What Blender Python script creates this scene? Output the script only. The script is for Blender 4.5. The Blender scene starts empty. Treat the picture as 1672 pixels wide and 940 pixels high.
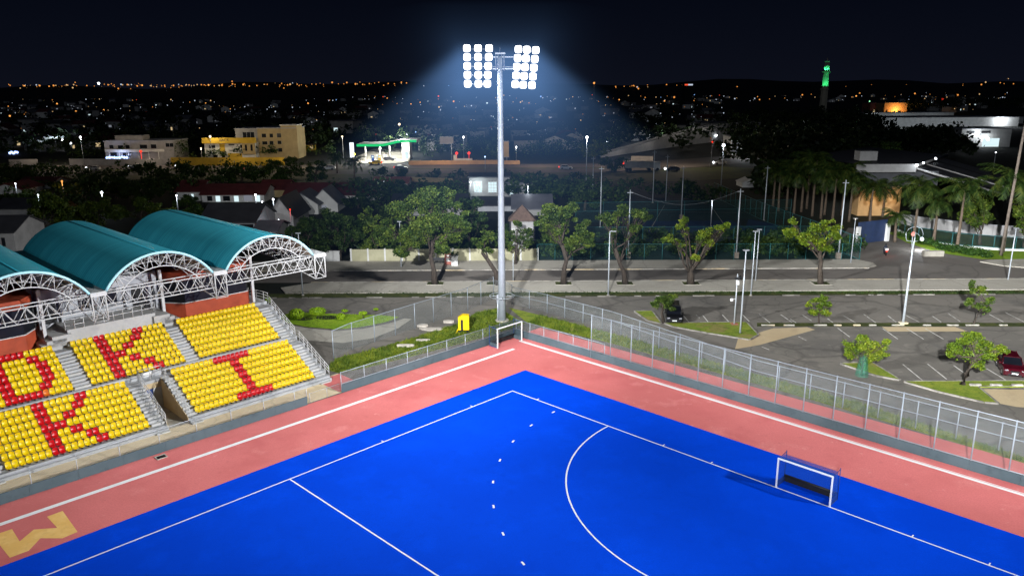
import bpy, bmesh, math, random
from mathutils import Vector, Matrix
R = random.Random(7)
sc = bpy.context.scene
COL = sc.collection
# ------------------------------------------------------------------ camera model (survey of the place)
F_, H_, PITCH, YAW, CX, CY, ROLL = 1255.126, 26.968, 0.253131, -0.773921, 0.0005, 66.3054, -0.0051466
cp, sp = math.cos(PITCH), math.sin(PITCH)
gx, gy = math.cos(YAW), math.sin(YAW)
def PC(p):                      # pitch coordinates (u along goal line, v along side line, z) -> world
    u, v, z = p
    return Vector((CX + u*gx + v*gy, CY + u*gy - v*gx, z))
def ray(px, py):
    x, y = px-836.0, py-470.0
    c, s = math.cos(-ROLL), math.sin(-ROLL)
    x, y = x*c-y*s, x*s+y*c
    return Vector((x/F_, cp-(y/F_)*sp, -sp-(y/F_)*cp))
def at(px, py, z=0.0):
    d = ray(px, py); t = (z-H_)/d.z
    return Vector((d.x*t, d.y*t, z))
def atY(px, py, Y):
    d = ray(px, py); t = Y/d.y
    return Vector((d.x*t, Y, H_+d.z*t))
def hz(base, px, py):           # height above ground of the picture point (px,py) standing over base
    return atY(px, py, base.y).z
def atu(px, py, u0):            # point on the vertical plane u = u0 of the pitch frame
    d = ray(px, py)
    n = Vector((gx, gy, 0)); o = Vector((CX, CY, 0))
    t = (u0 + n.dot(o))/n.dot(d)
    w = d*t; rel = w-o
    return (u0, rel.x*gy - rel.y*gx, H_+w.z)
def proj(P):
    X, Y, Z = P[0], P[1], P[2]-H_
    zc = Y*cp-Z*sp; yc = Y*sp+Z*cp
    x, y = X*F_/zc, -yc*F_/zc
    c, q = math.cos(ROLL), math.sin(ROLL)
    return 836+x*c-y*q, 470+x*q+y*c
def mpp(Y): return (Y*cp+H_*sp)/F_      # metres per photo pixel at that depth
# ------------------------------------------------------------------ materials
M = {}
def nodes(name):
    m = bpy.data.materials.new(name); m.use_nodes = True
    nt = m.node_tree
    return m, nt, nt.nodes['Principled BSDF']
def mat(name, col, rough=.65, var=.18, scale=2.0, metal=0.0, bump=0.0, col2=None, spec=.3, detail=6, obj=True, bscale=None, stretch=None):
    m, nt, b = nodes(name)
    b.inputs['Roughness'].default_value = rough; b.inputs['Metallic'].default_value = metal
    b.inputs['Specular IOR Level'].default_value = spec
    tc = nt.nodes.new('ShaderNodeTexCoord') if obj else nt.nodes.new('ShaderNodeNewGeometry')
    src = tc.outputs['Object'] if obj else tc.outputs['Position']
    if stretch:
        mp = nt.nodes.new('ShaderNodeMapping'); mp.inputs['Scale'].default_value = stretch
        nt.links.new(src, mp.inputs['Vector']); src = mp.outputs['Vector']
    n = nt.nodes.new('ShaderNodeTexNoise'); n.inputs['Scale'].default_value = scale; n.inputs['Detail'].default_value = detail
    n.inputs['Roughness'].default_value = .62
    nt.links.new(src, n.inputs['Vector'])
    cr = nt.nodes.new('ShaderNodeValToRGB')
    c2 = col2 or tuple(min(1, c*(1+var)) for c in col)
    c1 = tuple(c*(1-var) for c in col) if not col2 else col
    cr.color_ramp.elements[0].position = .32; cr.color_ramp.elements[1].position = .68
    cr.color_ramp.elements[0].color = (*c1, 1); cr.color_ramp.elements[1].color = (*c2, 1)
    nt.links.new(n.outputs['Fac'], cr.inputs['Fac']); nt.links.new(cr.outputs['Color'], b.inputs['Base Color'])
    if bump:
        bp = nt.nodes.new('ShaderNodeBump'); bp.inputs['Strength'].default_value = bump; bp.inputs['Distance'].default_value = .05
        n2 = nt.nodes.new('ShaderNodeTexNoise'); n2.inputs['Scale'].default_value = bscale or scale*6
        nt.links.new(src, n2.inputs['Vector']); nt.links.new(n2.outputs['Fac'], bp.inputs['Height']); nt.links.new(bp.outputs['Normal'], b.inputs['Normal'])
    M[name] = m
    return m
def emis(name, col, s, sample=False):
    m = bpy.data.materials.new(name); m.use_nodes = True; nt = m.node_tree; nt.nodes.clear()
    o = nt.nodes.new('ShaderNodeOutputMaterial'); e = nt.nodes.new('ShaderNodeEmission')
    e.inputs[0].default_value = (*col, 1); e.inputs[1].default_value = s
    nt.links.new(e.outputs[0], o.inputs[0])
    try: m.cycles.emission_sampling = 'AUTO' if sample else 'NONE'
    except Exception: pass
    M[name] = m; return m
def layered(name, base, rough, layers, spec=.25, bump=.0, bscale=8, cracks=None):
    # base colour, then layers of (colour, noise scale, threshold lo, hi, strength) over world position
    m, nt, b = nodes(name); b.inputs['Roughness'].default_value = rough; b.inputs['Specular IOR Level'].default_value = spec
    g = nt.nodes.new('ShaderNodeNewGeometry'); cur = None
    for k, (col, scl, lo, hi, st) in enumerate(layers):
        n = nt.nodes.new('ShaderNodeTexNoise'); n.inputs['Scale'].default_value = scl; n.inputs['Detail'].default_value = 7; n.inputs['Roughness'].default_value = .6
        mp = nt.nodes.new('ShaderNodeMapping'); mp.inputs['Location'].default_value = (k*37.1, k*11.7, k*5.0)
        nt.links.new(g.outputs['Position'], mp.inputs['Vector']); nt.links.new(mp.outputs['Vector'], n.inputs['Vector'])
        mr = nt.nodes.new('ShaderNodeMapRange'); mr.inputs['From Min'].default_value = lo; mr.inputs['From Max'].default_value = hi; mr.inputs['To Max'].default_value = st
        nt.links.new(n.outputs['Fac'], mr.inputs['Value'])
        mx = nt.nodes.new('ShaderNodeMix'); mx.data_type = 'RGBA'
        nt.links.new(mr.outputs['Result'], mx.inputs['Factor'])
        if cur is None: mx.inputs['A'].default_value = (*base, 1)
        else: nt.links.new(cur, mx.inputs['A'])
        mx.inputs['B'].default_value = (*col, 1); cur = mx.outputs['Result']
    if cracks:
        for scl, wd, amt in cracks:
            nz = nt.nodes.new('ShaderNodeTexNoise'); nz.inputs['Scale'].default_value = scl*2.5; nz.inputs['Detail'].default_value = 5
            nt.links.new(g.outputs['Position'], nz.inputs['Vector'])
            va = nt.nodes.new('ShaderNodeVectorMath'); va.operation = 'MULTIPLY_ADD'; va.inputs[1].default_value = (.9/scl*.35,)*3
            nt.links.new(nz.outputs['Color'], va.inputs[0]); nt.links.new(g.outputs['Position'], va.inputs[2])
            vo = nt.nodes.new('ShaderNodeTexVoronoi'); vo.feature = 'DISTANCE_TO_EDGE'; vo.inputs['Scale'].default_value = scl
            nt.links.new(va.outputs[0], vo.inputs['Vector'])
            mr = nt.nodes.new('ShaderNodeMapRange'); mr.inputs['From Min'].default_value = 0; mr.inputs['From Max'].default_value = wd*scl; mr.inputs['To Min'].default_value = amt; mr.inputs['To Max'].default_value = 0
            nt.links.new(vo.outputs['Distance'], mr.inputs['Value'])
            mx = nt.nodes.new('ShaderNodeMix'); mx.data_type = 'RGBA'; nt.links.new(mr.outputs['Result'], mx.inputs['Factor']); nt.links.new(cur, mx.inputs['A'])
            mx.inputs['B'].default_value = (*[c*.35 for c in base], 1); cur = mx.outputs['Result']
    nt.links.new(cur, b.inputs['Base Color'])
    if bump:
        bp = nt.nodes.new('ShaderNodeBump'); bp.inputs['Strength'].default_value = bump; bp.inputs['Distance'].default_value = .05
        n2 = nt.nodes.new('ShaderNodeTexNoise'); n2.inputs['Scale'].default_value = bscale; n2.inputs['Detail'].default_value = 4
        nt.links.new(g.outputs['Position'], n2.inputs['Vector']); nt.links.new(n2.outputs['Fac'], bp.inputs['Height']); nt.links.new(bp.outputs['Normal'], b.inputs['Normal'])
    M[name] = m; return m
def netmat(name, col, pitch=.07, wire=.012, base_op=.06, metal=.0):
    # woven wire: two families of diagonal wires over the UV (metres), open between
    m, nt, b = nodes(name)
    b.inputs['Base Color'].default_value = (*col, 1); b.inputs['Roughness'].default_value = .5; b.inputs['Metallic'].default_value = metal
    uv = nt.nodes.new('ShaderNodeUVMap'); sx = nt.nodes.new('ShaderNodeSeparateXYZ'); nt.links.new(uv.outputs[0], sx.inputs[0])
    outs = []
    for op in ('ADD', 'SUBTRACT'):
        a = nt.nodes.new('ShaderNodeMath'); a.operation = op; nt.links.new(sx.outputs[0], a.inputs[0]); nt.links.new(sx.outputs[1], a.inputs[1])
        q = nt.nodes.new('ShaderNodeMath'); q.operation = 'PINGPONG'; q.inputs[1].default_value = pitch; nt.links.new(a.outputs[0], q.inputs[0])
        l = nt.nodes.new('ShaderNodeMath'); l.operation = 'LESS_THAN'; l.inputs[1].default_value = wire; nt.links.new(q.outputs[0], l.inputs[0]); outs.append(l)
    mx = nt.nodes.new('ShaderNodeMath'); mx.operation = 'MAXIMUM'; nt.links.new(outs[0].outputs[0], mx.inputs[0]); nt.links.new(outs[1].outputs[0], mx.inputs[1])
    m2 = nt.nodes.new('ShaderNodeMath'); m2.operation = 'MAXIMUM'; m2.inputs[1].default_value = base_op; nt.links.new(mx.outputs[0], m2.inputs[0])
    tr = nt.nodes.new('ShaderNodeBsdfTransparent'); ms = nt.nodes.new('ShaderNodeMixShader')
    nt.links.new(m2.outputs[0], ms.inputs[0]); nt.links.new(tr.outputs[0], ms.inputs[1]); nt.links.new(b.outputs[0], ms.inputs[2])
    nt.links.new(ms.outputs[0], nt.nodes['Material Output'].inputs[0]); M[name] = m; return m
# ground surfaces
layered('soil', (.008,.010,.007), .9, [((.014,.017,.008),.02,.4,.6,1),((.018,.017,.012),.3,.5,.7,.6)])
layered('asphalt', (.130,.117,.100), .88, [((.18,.16,.135),.05,.47,.56,.8),((.085,.078,.07),.075,.56,.64,.7),((.23,.205,.172),.7,.56,.66,.45),((.075,.07,.064),.22,.60,.66,.5),((.065,.06,.055),1.1,.64,.70,.6),((.155,.142,.122),9,.45,.6,.4)], bump=.15, bscale=20, cracks=[(.07,.35,.5),(.19,.12,.35)])
layered('road_asphalt', (.145,.127,.110), .85, [((.19,.166,.143),.06,.45,.6,.8),((.04,.038,.035),.2,.55,.7,.5),((.12,.11,.1),8,.45,.6,.3)], bump=.12, bscale=20, cracks=[(.05,.3,.4)])
layered('highway_asphalt', (.07,.062,.058), .9, [((.10,.088,.08),.05,.45,.6,.8)])
layered('concrete', (.36,.33,.275), .85, [((.43,.395,.33),.08,.42,.6,.8),((.25,.23,.19),.25,.55,.7,.55),((.22,.2,.17),6,.45,.6,.3),((.2,.18,.15),.12,.58,.66,.4)], bump=.1, cracks=[(.11,.16,.35)])
layered('tan_concrete', (.40,.30,.175), .85, [((.46,.36,.22),.15,.42,.6,.8),((.28,.21,.13),.5,.55,.72,.5),((.34,.26,.16),6,.45,.6,.3)])
layered('pale_concrete', (.36,.35,.33), .8, [((.44,.43,.41),.3,.42,.6,.8),((.24,.235,.23),.9,.55,.72,.5),((.3,.3,.3),7,.45,.6,.4)])
layered('terrace', (.30,.305,.31), .8, [((.40,.40,.405),.35,.42,.6,.8),((.19,.195,.2),1.2,.55,.72,.55),((.27,.27,.27),7,.45,.6,.4)])
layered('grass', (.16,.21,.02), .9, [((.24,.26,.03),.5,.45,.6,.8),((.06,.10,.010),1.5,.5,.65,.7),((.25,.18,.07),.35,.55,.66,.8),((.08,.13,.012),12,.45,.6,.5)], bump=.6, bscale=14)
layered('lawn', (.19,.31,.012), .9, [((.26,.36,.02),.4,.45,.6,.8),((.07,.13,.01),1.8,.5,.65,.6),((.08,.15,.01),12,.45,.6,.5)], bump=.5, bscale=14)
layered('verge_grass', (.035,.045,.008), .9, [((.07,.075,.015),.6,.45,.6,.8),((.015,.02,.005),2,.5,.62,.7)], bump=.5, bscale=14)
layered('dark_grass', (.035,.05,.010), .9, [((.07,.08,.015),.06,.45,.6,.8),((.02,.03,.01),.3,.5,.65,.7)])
layered('turf_blue', (.0004,.059,.655), .85, [((.0004,.050,.58),.05,.42,.58,.9),((.0006,.068,.74),.35,.5,.66,.6),((.0003,.045,.53),.9,.55,.66,.35),((.0003,.044,.52),14,.42,.62,.5)], spec=.02, bump=.1, bscale=60)
layered('run_off', (.57,.150,.138), .82, [((.70,.195,.185),.06,.42,.6,.85),((.49,.105,.105),.2,.52,.7,.6),((.76,.30,.27),.33,.585,.68,.4),((.80,.38,.34),1.2,.63,.70,.4),((.36,.08,.085),1.1,.62,.74,.35),((.5,.12,.12),9,.4,.6,.4)], spec=.2)
layered('line_white', (.80,.80,.79), .7, [((.66,.64,.63),.8,.5,.7,.6)])
layered('kerb_white', (.40,.37,.32), .8, [((.20,.185,.16),.9,.46,.58,.9),((.62,.48,.28),.25,.52,.6,.7)])
layered('letter_yellow', (.78,.46,.13), .8, [((.85,.56,.2),.8,.45,.65,.8),((.65,.38,.12),3,.5,.7,.5)])
layered('board_slate', (.055,.083,.095), .6, [((.075,.105,.118),.25,.42,.6,.8),((.035,.05,.058),1.2,.55,.7,.5)])
layered('far_land', (.006,.007,.008), .95, [((.012,.012,.012),.004,.4,.6,1)])
layered('court_dark', (.008,.016,.018), .85, [((.012,.024,.026),.08,.45,.6,.8)])
layered('court_blue', (.004,.022,.06), .8, [((.006,.028,.08),.2,.45,.6,.8)])
# objects
mat('galv', (.42,.45,.48), .4, .12, 3, metal=.25)
mat('galv_dull', (.36,.38,.40), .5, .15, 2, metal=.45)
mat('steel_white', (.47,.46,.45), .45, .08, 3)
mat('white_paint', (.8,.8,.79), .45, .05, 2)
mat('seat_yellow', (.94,.685,.003), .34, .06, 5, spec=.45)
mat('seat_red', (.70,.008,.012), .3, .1, 5, spec=.5)
mat('seat_orange', (.85,.22,.02), .35, .06, 5, spec=.5)
mat('rust_red', (.30,.048,.018), .7, .18, 1.2)
mat('dark_glass', (.005,.006,.009), .3, .3, .6, spec=.25)
mat('black', (.012,.012,.013), .6, .2, 4)
mat('grey_wall', (.34,.345,.36), .75, .14, .8)
mat('white_wall', (.62,.61,.58), .8, .14, .5)
mat('dim_wall', (.30,.29,.28), .85, .2, .4)
mat('cream_wall', (.33,.31,.19), .8, .3, .5, col2=(.46,.43,.28))
mat('yellow_wall', (.50,.32,.03), .8, .2, .3)
mat('ochre_wall', (.40,.30,.15), .8, .15, .4)
mat('orange_wall', (.60,.36,.16), .8, .15, .4)
mat('roof_darkred', (.10,.022,.022), .7, .25, .5)
mat('roof_black', (.035,.035,.04), .6, .25, .4)
mat('roof_brown', (.10,.065,.05), .8, .25, 2)
mat('roof_grey', (.10,.10,.115), .6, .2, .4)
mat('window_dark', (.012,.014,.018), .2, .2, 1)
mat('bark', (.055,.042,.032), .9, .4, 5, bump=.8, stretch=(1,1,.25))
mat('palm_bark', (.12,.088,.062), .9, .3, 3)
mat('wood_pole', (.2,.16,.13), .85, .25, 2)
mat('yellow_plastic', (.85,.56,.005), .4, .06, 3)
mat('green_metal', (.025,.12,.125), .5, .15, 3)
mat('blue_paint', (.012,.04,.18), .5, .15, 1)
mat('gate_blue', (.02,.035,.085), .55, .2, 1)
mat('car_black', (.006,.006,.007), .22, .1, 2, spec=.7)
mat('car_red', (.045,.002,.006), .2, .1, 2, spec=.7)
mat('car_white', (.5,.5,.5), .3, .05, 2)
mat('car_grey', (.1,.1,.11), .3, .05, 2)
mat('tyre', (.012,.012,.012), .85, .1, 4)
mat('chrome', (.6,.6,.62), .2, .03, 2, metal=.9)
mat('skin', (.22,.12,.08), .6, .05, 3)
mat('cloth_dark', (.02,.025,.04), .9, .15, 6)
mat('brick_red', (.35,.12,.09), .85, .3, 2)
mat('lamp_grey', (.3,.31,.33), .5, .1, 3, metal=.4)
mat('water_dark', (.02,.03,.02), .3, .2, 1)
mat('litter', (.45,.4,.34), .9, .2, 3)
mat('net_green', (.03,.16,.10), .8, .2, 5)
def leafmat(name, a, b, c):
    m, nt, p = nodes(name); p.inputs['Roughness'].default_value = .55; p.inputs['Specular IOR Level'].default_value = .25
    g = nt.nodes.new('ShaderNodeNewGeometry'); n = nt.nodes.new('ShaderNodeTexNoise'); n.inputs['Scale'].default_value = .55; n.inputs['Detail'].default_value = 5
    nt.links.new(g.outputs['Position'], n.inputs['Vector'])
    w = nt.nodes.new('ShaderNodeMath'); w.operation = 'MULTIPLY_ADD'; w.inputs[1].default_value = .42
    nt.links.new(g.outputs['Random Per Island'], w.inputs[0]); nt.links.new(n.outputs['Fac'], w.inputs[2])
    cr = nt.nodes.new('ShaderNodeValToRGB'); e = cr.color_ramp.elements
    e[0].position = .42; e[0].color = (*a,1); e[1].position = .98; e[1].color = (*c,1)
    k = cr.color_ramp.elements.new(.7); k.color = (*b,1)
    nt.links.new(w.outputs[0], cr.inputs['Fac']); nt.links.new(cr.outputs['Color'], p.inputs['Base Color'])
    tl = nt.nodes.new('ShaderNodeBsdfTranslucent'); nt.links.new(cr.outputs['Color'], tl.inputs[0])
    ms = nt.nodes.new('ShaderNodeMixShader'); ms.inputs[0].default_value = .25
    nt.links.new(p.outputs[0], ms.inputs[1]); nt.links.new(tl.outputs[0], ms.inputs[2]); nt.links.new(ms.outputs[0], nt.nodes['Material Output'].inputs[0])
    M[name] = m
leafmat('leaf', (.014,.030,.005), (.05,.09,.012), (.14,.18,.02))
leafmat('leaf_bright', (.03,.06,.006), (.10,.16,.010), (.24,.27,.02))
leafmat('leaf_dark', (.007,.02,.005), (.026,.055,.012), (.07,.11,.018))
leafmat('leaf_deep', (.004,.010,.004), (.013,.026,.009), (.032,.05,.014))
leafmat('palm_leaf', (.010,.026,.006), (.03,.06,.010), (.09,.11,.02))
leafmat('topiary', (.10,.19,.005), (.22,.36,.006), (.38,.50,.02))
leafmat('hedge_leaf', (.008,.03,.006), (.03,.075,.012), (.07,.13,.02))
netmat('chain_link', (.24,.27,.27), .075, .0042, .035)
netmat('chain_link_green', (.006,.06,.055), .09, .004, .04)
netmat('goal_net', (.01,.07,.35), .05, .007, .32)
netmat('goal_net_dark', (.02,.04,.05), .05, .006, .15)
netmat('tree_guard', (.02,.16,.10), .06, .008, .1)
emis('flood_lens', (.95,.98,1), 5)
emis('lamp_white', (.85,.92,1), 12)
emis('lamp_warm', (1,.78,.5), 3)
emis('lamp_orange', (1,.40,.085), 1.5)
emis('lamp_red', (1,.045,.02), 1.6)
emis('lamp_green', (.35,1,.5), 2)
emis('lamp_blue', (.3,.5,1), 6)
emis('lamp_yellow', (1,.7,.1), 5)
emis('head_white', (.9,.95,1), 4)
emis('window_lit', (.75,.95,1), 1.0)
emis('window_warm', (1,.75,.4), .6)
emis('window_dim', (.8,.85,1), .22)
emis('sign_white', (.8,.9,1), 1.6)
emis('sign_blue', (.35,.5,1), 3)
emis('canopy_green', (.02,.75,.2), .8)
emis('canopy_light', (.85,1,.9), 2.2)
emis('city_orange', (1,.36,.07), 1.05); emis('city_white', (.72,.82,1), .75); emis('city_amber', (1,.62,.28), .8); emis('city_red', (1,.1,.04), 1.0); emis('city_blue', (.25,.5,1), 1.0)
# ------------------------------------------------------------------ mesh building
def link(o): COL.objects.link(o); return o
class MB:
    def __init__(s, o=(0,0,0), T=None):
        s.bm = bmesh.new(); s.o = Vector(o); s.T = T; s.uv = None; s.fix = True
    def w(s, p): return (s.T(p) if s.T else Vector(p)) - s.o
    def vert(s, p): return s.bm.verts.new(s.w(p))
    def face(s, pts, mi=0, uvs=None):
        f = s.bm.faces.new([s.vert(p) for p in pts]); f.material_index = mi
        if uvs:
            if s.uv is None: s.uv = s.bm.loops.layers.uv.new('UVMap')
            for l, q in zip(f.loops, uvs): l[s.uv].uv = q
        return f
    def box(s, x0, x1, y0, y1, z0, z1, mi=0):
        v = [s.vert((x,y,z)) for z in (z0,z1) for y in (y0,y1) for x in (x0,x1)]
        for q in ((0,1,3,2),(4,5,7,6),(0,1,5,4),(2,3,7,6),(0,2,6,4),(1,3,7,5)):
            s.bm.faces.new([v[i] for i in q]).material_index = mi
    def tbox(s, c, d, up, size, mi=0):      # oriented box: centre c, direction d (length size[0]), width size[1], height size[2] along up
        c = Vector(c); d = Vector(d).normalized(); up = Vector(up); w = d.cross(up).normalized(); up = w.cross(d).normalized()
        v = []
        for k in (-.5,.5):
            for j in (-.5,.5):
                for i in (-.5,.5): v.append(s.vert(c + d*i*size[0] + w*j*size[1] + up*k*size[2]))
        for q in ((0,1,3,2),(4,5,7,6),(0,1,5,4),(2,3,7,6),(0,2,6,4),(1,3,7,5)):
            s.bm.faces.new([v[i] for i in q]).material_index = mi
    def prism(s, poly, z0, z1, mi=0, top=None):
        a = [s.vert((p[0],p[1],z0)) for p in poly]; b = [s.vert((p[0],p[1],z1)) for p in poly]; n = len(poly)
        s.bm.faces.new(a).material_index = mi; s.bm.faces.new(b).material_index = mi if top is None else top
        for i in range(n): s.bm.faces.new((a[i],a[(i+1)%n],b[(i+1)%n],b[i])).material_index = mi
    def extr(s, prof, axis0, axis1, fn, mi=0):     # profile swept between two values: fn(profile point, value) -> point
        a = [s.vert(fn(p,axis0)) for p in prof]; b = [s.vert(fn(p,axis1)) for p in prof]; n = len(prof)
        s.bm.faces.new(a).material_index = mi; s.bm.faces.new(b).material_index = mi
        for i in range(n): s.bm.faces.new((a[i],a[(i+1)%n],b[(i+1)%n],b[i])).material_index = mi
    def path(s, pts, rad, n=6, mi=0, smooth=True):
        P = [s.w(p) for p in pts]
        if not isinstance(rad, (list,tuple)): rad = [rad]*len(P)
        rings = []
        for i, p in enumerate(P):
            d = (P[min(i+1,len(P)-1)] - P[max(i-1,0)])
            d = d.normalized() if d.length > 1e-9 else Vector((0,0,1))
            a = d.cross(Vector((0,0,1))) if abs(d.z) < .95 else d.cross(Vector((1,0,0)))
            a.normalize(); b = d.cross(a)
            rings.append([s.bm.verts.new(p + (a*math.cos(2*math.pi*k/n) + b*math.sin(2*math.pi*k/n))*rad[i]) for k in range(n)])
        for r0, r1 in zip(rings, rings[1:]):
            for k in range(n):
                f = s.bm.faces.new((r0[k], r0[(k+1)%n], r1[(k+1)%n], r1[k])); f.material_index = mi; f.smooth = smooth
        for r in (rings[0], rings[-1]): s.bm.faces.new(r).material_index = mi
    def tube(s, a, b, r, r2=None, n=6, mi=0): s.path([a,b], [r, r if r2 is None else r2], n, mi)
    def ball(s, c, r, mi=0, sub=1, sq=(1,1,1)):
        c = s.w(c); g = bmesh.ops.create_icosphere(s.bm, subdivisions=sub, radius=r)
        for v in g['verts']:
            v.co = Vector((v.co.x*sq[0], v.co.y*sq[1], v.co.z*sq[2])) + c
            for f in v.link_faces: f.material_index = mi; f.smooth = True
    def leaf(s, c, d, up, L, W, mi=0):
        c = c - s.o
        a = s.bm.verts.new(c - up*W*.5); b = s.bm.verts.new(c + d*L*.5 ); e = s.bm.verts.new(c + up*W*.5); f = s.bm.verts.new(c - d*L*.5)
        s.bm.faces.new((a,b,e,f)).material_index = mi
    def build(s, name, mats, parent=None, smooth=False, recalc=True):
        if recalc: bmesh.ops.recalc_face_normals(s.bm, faces=s.bm.faces)
        me = bpy.data.meshes.new(name); s.bm.to_mesh(me); s.bm.free()
        for m in (mats if isinstance(mats,(list,tuple)) else [mats]): me.materials.append(M[m])
        if smooth:
            for p in me.polygons: p.use_smooth = True
        o = bpy.data.objects.new(name, me); link(o)
        if parent: o.parent = parent
        else: o.location = s.o
        return o
def thing(name, label, cat, loc=(0,0,0), group=None):
    o = bpy.data.objects.new(name, None); link(o); o.location = loc; o.empty_display_size = .2
    o['label'] = label; o['category'] = cat
    if group: o['group'] = group
    return o
def tag(o, label, cat, group=None):
    o['label'] = label; o['category'] = cat
    if group: o['group'] = group
    return o
def struct(o, kind='structure'): o['kind'] = kind; return o
def dup(root, loc, rz=None, label=None, group=None, scale=None):
    r = root.copy(); link(r); r.location = loc
    if rz is not None: r.rotation_euler = (0,0,rz)
    if scale is not None: r.scale = (scale,)*3 if not isinstance(scale, tuple) else scale
    if label: r['label'] = label
    if group: r['group'] = group
    for ch in list(root.children):
        c = ch.copy(); link(c); c.parent = r
        for g in list(ch.children):
            d = g.copy(); link(d); d.parent = c
    return r
def sheet(name, pts, z, m, T=None, kind='structure'):
    b = MB(T=T); b.face([(p[0],p[1],z) for p in pts], 0)
    o = b.build(name, m); 
    if o.data.polygons[0].normal.z < 0: o.data.flip_normals()
    return struct(o, kind)
def px(pts): return [at(*p)[:2] for p in pts]
def light(kind, loc, power, col=(1,1,1), r=.3, aim=None, size=None, blend=.5, name='lamp_light'):
    l = bpy.data.lights.new(name, kind); l.energy = power; l.color = col; l.shadow_soft_size = r
    o = bpy.data.objects.new(name, l); link(o); o.location = loc
    if kind == 'SPOT':
        l.spot_size = math.radians(size); l.spot_blend = blend
    if aim is not None: o.rotation_euler = (Vector(aim)-Vector(loc)).to_track_quat('-Z','Y').to_euler()
    return o
ORD = ['zeroth','first','second','third','fourth','fifth','sixth','seventh','eighth','ninth','tenth','eleventh','twelfth','thirteenth','fourteenth','fifteenth','sixteenth','seventeenth','eighteenth','nineteenth','twentieth','twenty-first','twenty-second','twenty-third','twenty-fourth','twenty-fifth','twenty-sixth','twenty-seventh','twenty-eighth']

layered('faded_line', (.55,.53,.48), .8, [((.3,.28,.25),1.2,.48,.6,.8),((.13,.12,.11),.5,.56,.65,.8)])

mat('pole_light', (.36,.39,.43), .35, .08, 2, metal=.2)
layered('island_kerb', (.24,.22,.19), .85, [((.12,.11,.095),.9,.46,.58,.9),((.36,.33,.28),.35,.55,.65,.7)])

mat('fence_post', (.27,.30,.33), .42, .12, 3, metal=.25)
mat('shed_wall', (.07,.072,.078), .75, .15, .5)
layered('walk_tan', (.58,.45,.27), .85, [((.66,.53,.34),.15,.42,.6,.8),((.42,.33,.21),.5,.55,.72,.5)], cracks=[(.25,.1,.3)])
# ------------------------------------------------------------------ camera, world, lights
cam = bpy.data.objects.new('camera', bpy.data.cameras.new('camera')); link(cam); sc.camera = cam
cam.data.sensor_width = 36; cam.data.lens = F_/1672*36; cam.data.clip_end = 20000; cam.data.clip_start = .5
cam.matrix_world = Matrix.Translation((0,0,H_)) @ Matrix.Rotation(math.pi/2-PITCH,4,'X') @ Matrix.Rotation(ROLL,4,'Z')
w = bpy.data.worlds.new('World'); sc.world = w; w.use_nodes = True
nt = w.node_tree; bg = nt.nodes['Background']
sky = nt.nodes.new('ShaderNodeTexSky'); sky.sky_type = 'NISHITA'; sky.sun_disc = False
sky.sun_elevation = math.radians(-4); sky.sun_rotation = math.radians(200)
mx = nt.nodes.new('ShaderNodeMix'); mx.data_type = 'RGBA'; mx.blend_type = 'ADD'; mx.inputs['Factor'].default_value = 1
tcw = nt.nodes.new('ShaderNodeTexCoord'); sxw = nt.nodes.new('ShaderNodeSeparateXYZ'); nt.links.new(tcw.outputs['Generated'], sxw.inputs[0])
crw = nt.nodes.new('ShaderNodeValToRGB'); nt.links.new(sxw.outputs[2], crw.inputs[0])
e = crw.color_ramp.elements; e[0].position = 0; e[0].color = (.0038,.0047,.0095,1); e[1].position = .14; e[1].color = (.0010,.0020,.0055,1)
mul = nt.nodes.new('ShaderNodeVectorMath'); mul.operation = 'SCALE'; mul.inputs['Scale'].default_value = .002
nt.links.new(sky.outputs[0], mul.inputs[0]); nt.links.new(mul.outputs[0], mx.inputs['A']); nt.links.new(crw.outputs[0], mx.inputs['B'])
nt.links.new(mx.outputs['Result'], bg.inputs[0]); bg.inputs[1].default_value = 1.0
sc.view_settings.view_transform = 'Standard'; sc.view_settings.look = 'None'; sc.view_settings.exposure = 0
cy = sc.cycles; cy.use_denoising = True; cy.transparent_max_bounces = 24; cy.max_bounces = 6; cy.diffuse_bounces = 3; cy.glossy_bounces = 2
cy.transmission_bounces = 2; cy.volume_bounces = 0; cy.sample_clamp_indirect = 3; cy.caustics_reflective = False; cy.caustics_refractive = False
# faint sun lamp added behind the camera as fill for far walls
sun = bpy.data.lights.new('city_fill', 'SUN'); sun.energy = .11; sun.angle = math.radians(.5); sun.color = (.78,.87,1)
so = bpy.data.objects.new('city_fill', sun); link(so); so.rotation_euler = Vector((.25,.88,-.40)).to_track_quat('-Z','Y').to_euler()
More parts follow.
